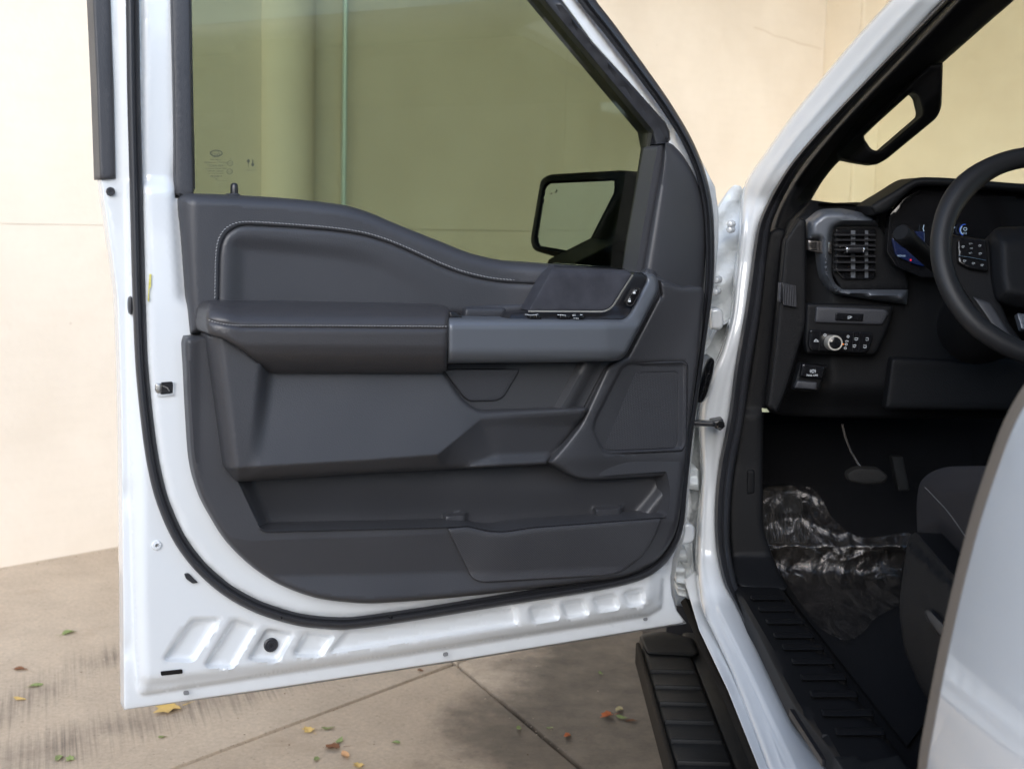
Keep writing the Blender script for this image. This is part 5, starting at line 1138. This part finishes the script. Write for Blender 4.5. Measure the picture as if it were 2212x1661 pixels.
# ---- clear protective film over the carpet: crumpled sheet
fo = [(1643, 1062), (1690, 1050), (1760, 1058), (1800, 1120), (1860, 1160), (1960, 1150), (1975, 1165), (1945, 1240), (1945, 1300), (1890, 1335), (1868, 1362), (1835, 1382), (1800, 1374), (1760, 1345), (1720, 1290), (1684, 1235), (1652, 1190), (1640, 1130)]
fo = spl(fo, 10, True)
fz = lambda P: np.interp(P[:, 1], [1050, 1172, 1400], [.155, .012, .012])
def fh(P):
    a = .5*np.sin(P[:, 0]/9+P[:, 1]/21)+.4*np.sin(P[:, 0]/17-P[:, 1]/8)+.5*np.sin((P[:, 0]*.7+P[:, 1])/6.3)*np.sin(P[:, 0]/31)
    rr = np.abs(np.sin(P[:, 0]/23+.8*np.sin(P[:, 1]/29)))**.35+np.abs(np.sin(P[:, 1]/19+.9*np.sin(P[:, 0]/33)))**.35
    return .0018*a-.006*rr+.016+.004*np.sin(P[:, 0]/38+P[:, 1]/55)
def film_map(p, h):
    p = arr(p); d = ray(p[:, 0], p[:, 1]); Yz = (.62-H)/d[:, 2]*d[:, 1]; Yt = 2.765-np.clip((p[:, 1]-1050)/130, 0, 1)*.10
    k = 22.0; Y = -np.log(np.exp(-k*Yz)+np.exp(-k*Yt))/k-h
    return CAM+d*(Y/d[:, 1])[:, None]
film = relief('protective_film', fo, film_map, fh, M['film'], None, sp=4, back=0, angle=0)
film['label'] = 'crumpled clear plastic film covering the dark footwell floor'; film['category'] = 'plastic film'

# ================================================================== fallen leaves and grit
def leaf_mesh(size, seed, kind):
    r_ = random.Random(seed); V, Fc = [], []
    if kind == 'maple': rad = [1.0, .62, .9, .5, .82, .42, .5, .30, .34, .30, .5, .42, .82, .5, .9, .62]
    elif kind == 'bit': rad = [.9, .7, .5, .62, .8, .55, .4, .75]
    else: rad = [1.0, .72, .58, .56, .58, .62, .62, .66, .8, .66, .62, .62, .58, .56, .58, .72]
    k = len(rad); cu = r_.uniform(.10, .30)
    for ring in (.5, 1.0):
        for i in range(k):
            q = 2*math.pi*i/k; rr_ = rad[i]*ring*size*(1+r_.uniform(-.1, .1)*ring)
            x, y = rr_*math.cos(q), rr_*math.sin(q)*.78
            V.append((x, y, size*(.06+cu*(ring**2)*(abs(math.sin(q+seed))**1.5)+r_.uniform(0, .05))))
    V.append((0, 0, size*.05)); c = 2*k
    for i in range(k):
        Fc.append((c, i, (i+1) % k)); Fc.append((i, k+i, k+(i+1) % k, (i+1) % k))
    if kind != 'bit':
        o = len(V); V += [(-size*.6, -size*.025, size*.06), (-size*.6, size*.025, size*.06), (-size*1.35, 0, size*.12), (-size*.6, 0, size*.10)]; Fc += [(o, o+2, o+3), (o+3, o+2, o+1)]
    return mesh('fallen_leaf', V, Fc, angle=0)
LM = {'yellow': mat('yellow_leaf', (.62, .43, .14), .6, var=.25, vscale=60), 'green': mat('green_leaf', (.20, .25, .09), .6, var=.3, vscale=70), 'brown': mat('brown_leaf', (.17, .07, .03), .7, var=.4, vscale=60), 'red': mat('red_leaf', (.42, .12, .04), .6, var=.35, vscale=60), 'pale': mat('pale_leaf', (.5, .42, .22), .7, var=.25, vscale=60), 'orange': mat('orange_leaf', (.48, .27, .13), .6, var=.25, vscale=60)}
leaves = [(371, 1533, 48, 'yellow', 'maple', 'large yellow leaf lying under the lower corner of the open door'),
 (670, 1580, 24, 'yellow', 'maple', 'yellow notched leaf on concrete below the middle of the door'),
 (707, 1575, 17, 'green', 'oval', 'small green leaf right beside the yellow notched leaf'),
 (148, 1369, 19, 'green', 'oval', 'green leaf by itself on concrete between wall and door'),
 (76, 1483, 20, 'green', 'oval', 'green leaf near the yellow oval leaf at the dark scuff'),
 (42, 1511, 17, 'yellow', 'oval', 'pale yellow oval leaf on the dark scuff mark'),
 (43, 1447, 18, 'brown', 'oval', 'brown curled leaf on pale concrete above the scuffs'),
 (128, 1640, 20, 'green', 'bit', 'torn green leaf, left one of a touching pair on dark scuff'),
 (152, 1643, 17, 'green', 'maple', 'torn green leaf, right one of a touching pair on dark scuff'),
 (352, 1593, 12, 'green', 'bit', 'tiny green leaf scrap below the large yellow leaf'),
 (724, 1616, 30, 'brown', 'maple', 'dark brown withered leaf in the reddish leaf cluster'),
 (733, 1602, 17, 'green', 'oval', 'pale green leaf lying on top of the reddish leaf cluster'),
 (745, 1634, 20, 'orange', 'oval', 'orange leaf just below the withered brown leaf cluster'),
 (775, 1657, 22, 'yellow', 'maple', 'yellow star shaped leaf cut by the bottom of the picture'),
 (683, 1642, 14, 'green', 'bit', 'dark green leaf scrap left of the orange leaf'),
 (908, 1449, 12, 'brown', 'bit', 'brown leaf bit lying against the slab joint under the door'),
 (855, 1605, 13, 'green', 'bit', 'grey green leaf scrap alone in the middle of the slab'),
 (1121, 1575, 13, 'green', 'oval', 'green leaf standing close to the diagonal slab joint'),
 (1187, 1573, 11, 'green', 'bit', 'tiny green leaf on the damp slab, right of the joint'),
 (1316, 1547, 23, 'red', 'maple', 'rust red maple leaf on the damp patch beside the step'),
 (1338, 1535, 18, 'pale', 'oval', 'pale green leaf touching the rust red maple leaf'),
 (1346, 1552, 17, 'green', 'bit', 'olive leaf scrap under the pale green leaf on damp concrete'),
 (1364, 1558, 14, 'brown', 'oval', 'light brown leaf nearest the black step'),
 (1226, 1591, 17, 'red', 'oval', 'dark red oval leaf by itself on the damp slab'),
 (1297, 1455, 10, 'green', 'bit', 'bright green leaf scrap on damp concrete near the step end')]
for i, (x, y, s, c, kd, lb) in enumerate(leaves):
    g = gpt(x, y); dist_ = math.hypot(g[0], g[1], H); size = s/F*dist_*.95
    o = link('fallen_leaf', leaf_mesh(size, i+3, kd), LM[c], None, label=lb, category='leaf', group='fallen leaves on the concrete')
    o.location = (g[0], g[1], .001); o.rotation_euler = (random.uniform(-.12, .12), random.uniform(-.12, .12), random.uniform(0, 6.28))
parts = []
dirtpts = []
for i in range(150):
    x, y = random.uniform(0, 1380), random.uniform(1390, 1800)
    if x < 900 and random.random() < .45: continue
    dirtpts.append((x, y, random.uniform(1.4, 4.6)))
for t_ in np.linspace(0, 1, 46):
    for a, b in (((385, 1655), (984, 1432)), ((984, 1432), (1250, 1655))):
        dirtpts.append((a[0]+(b[0]-a[0])*t_+random.uniform(-4, 4), a[1]+(b[1]-a[1])*t_+random.uniform(-4, 4), random.uniform(1, 3.2)))
for i in range(46):
    t_ = random.random(); dirtpts.append((262*t_+random.uniform(-2, 2), 1229-47*t_+random.uniform(0, 5), random.uniform(1.2, 3.6)))
bins = {'grit_pale': [], 'grit_dark': []}
for x, y, s in dirtpts:
    g = gpt(x, y); r_ = s/F*math.hypot(g[0], g[1], H)*.55; V = []
    for dx, dy, dz in ((1, 0, .3), (0, 1, .3), (-1, 0, .3), (0, -1, .3), (0, 0, 1), (0, 0, -.1)):
        V.append((g[0]+dx*r_*random.uniform(.6, 1.3), g[1]+dy*r_*random.uniform(.6, 1.3), max(0.0005, dz*r_*.9)))
    bins['grit_pale' if random.random() < .5 else 'grit_dark'].append((V, [(0, 1, 4), (1, 2, 4), (2, 3, 4), (3, 0, 4), (1, 0, 5), (2, 1, 5), (3, 2, 5), (0, 3, 5)]))
for nm, cl, lb in (('grit_pale', (.62, .54, .42), 'pale grit and seed husks scattered over the concrete'), ('grit_dark', (.13, .085, .05), 'dark crumbs and leaf bits scattered over the concrete')):
    link('grit', mesh('grit', *merge(bins[nm]), angle=0), mat(nm, cl, .9, var=.3, vscale=50), None, kind='stuff', label=lb)
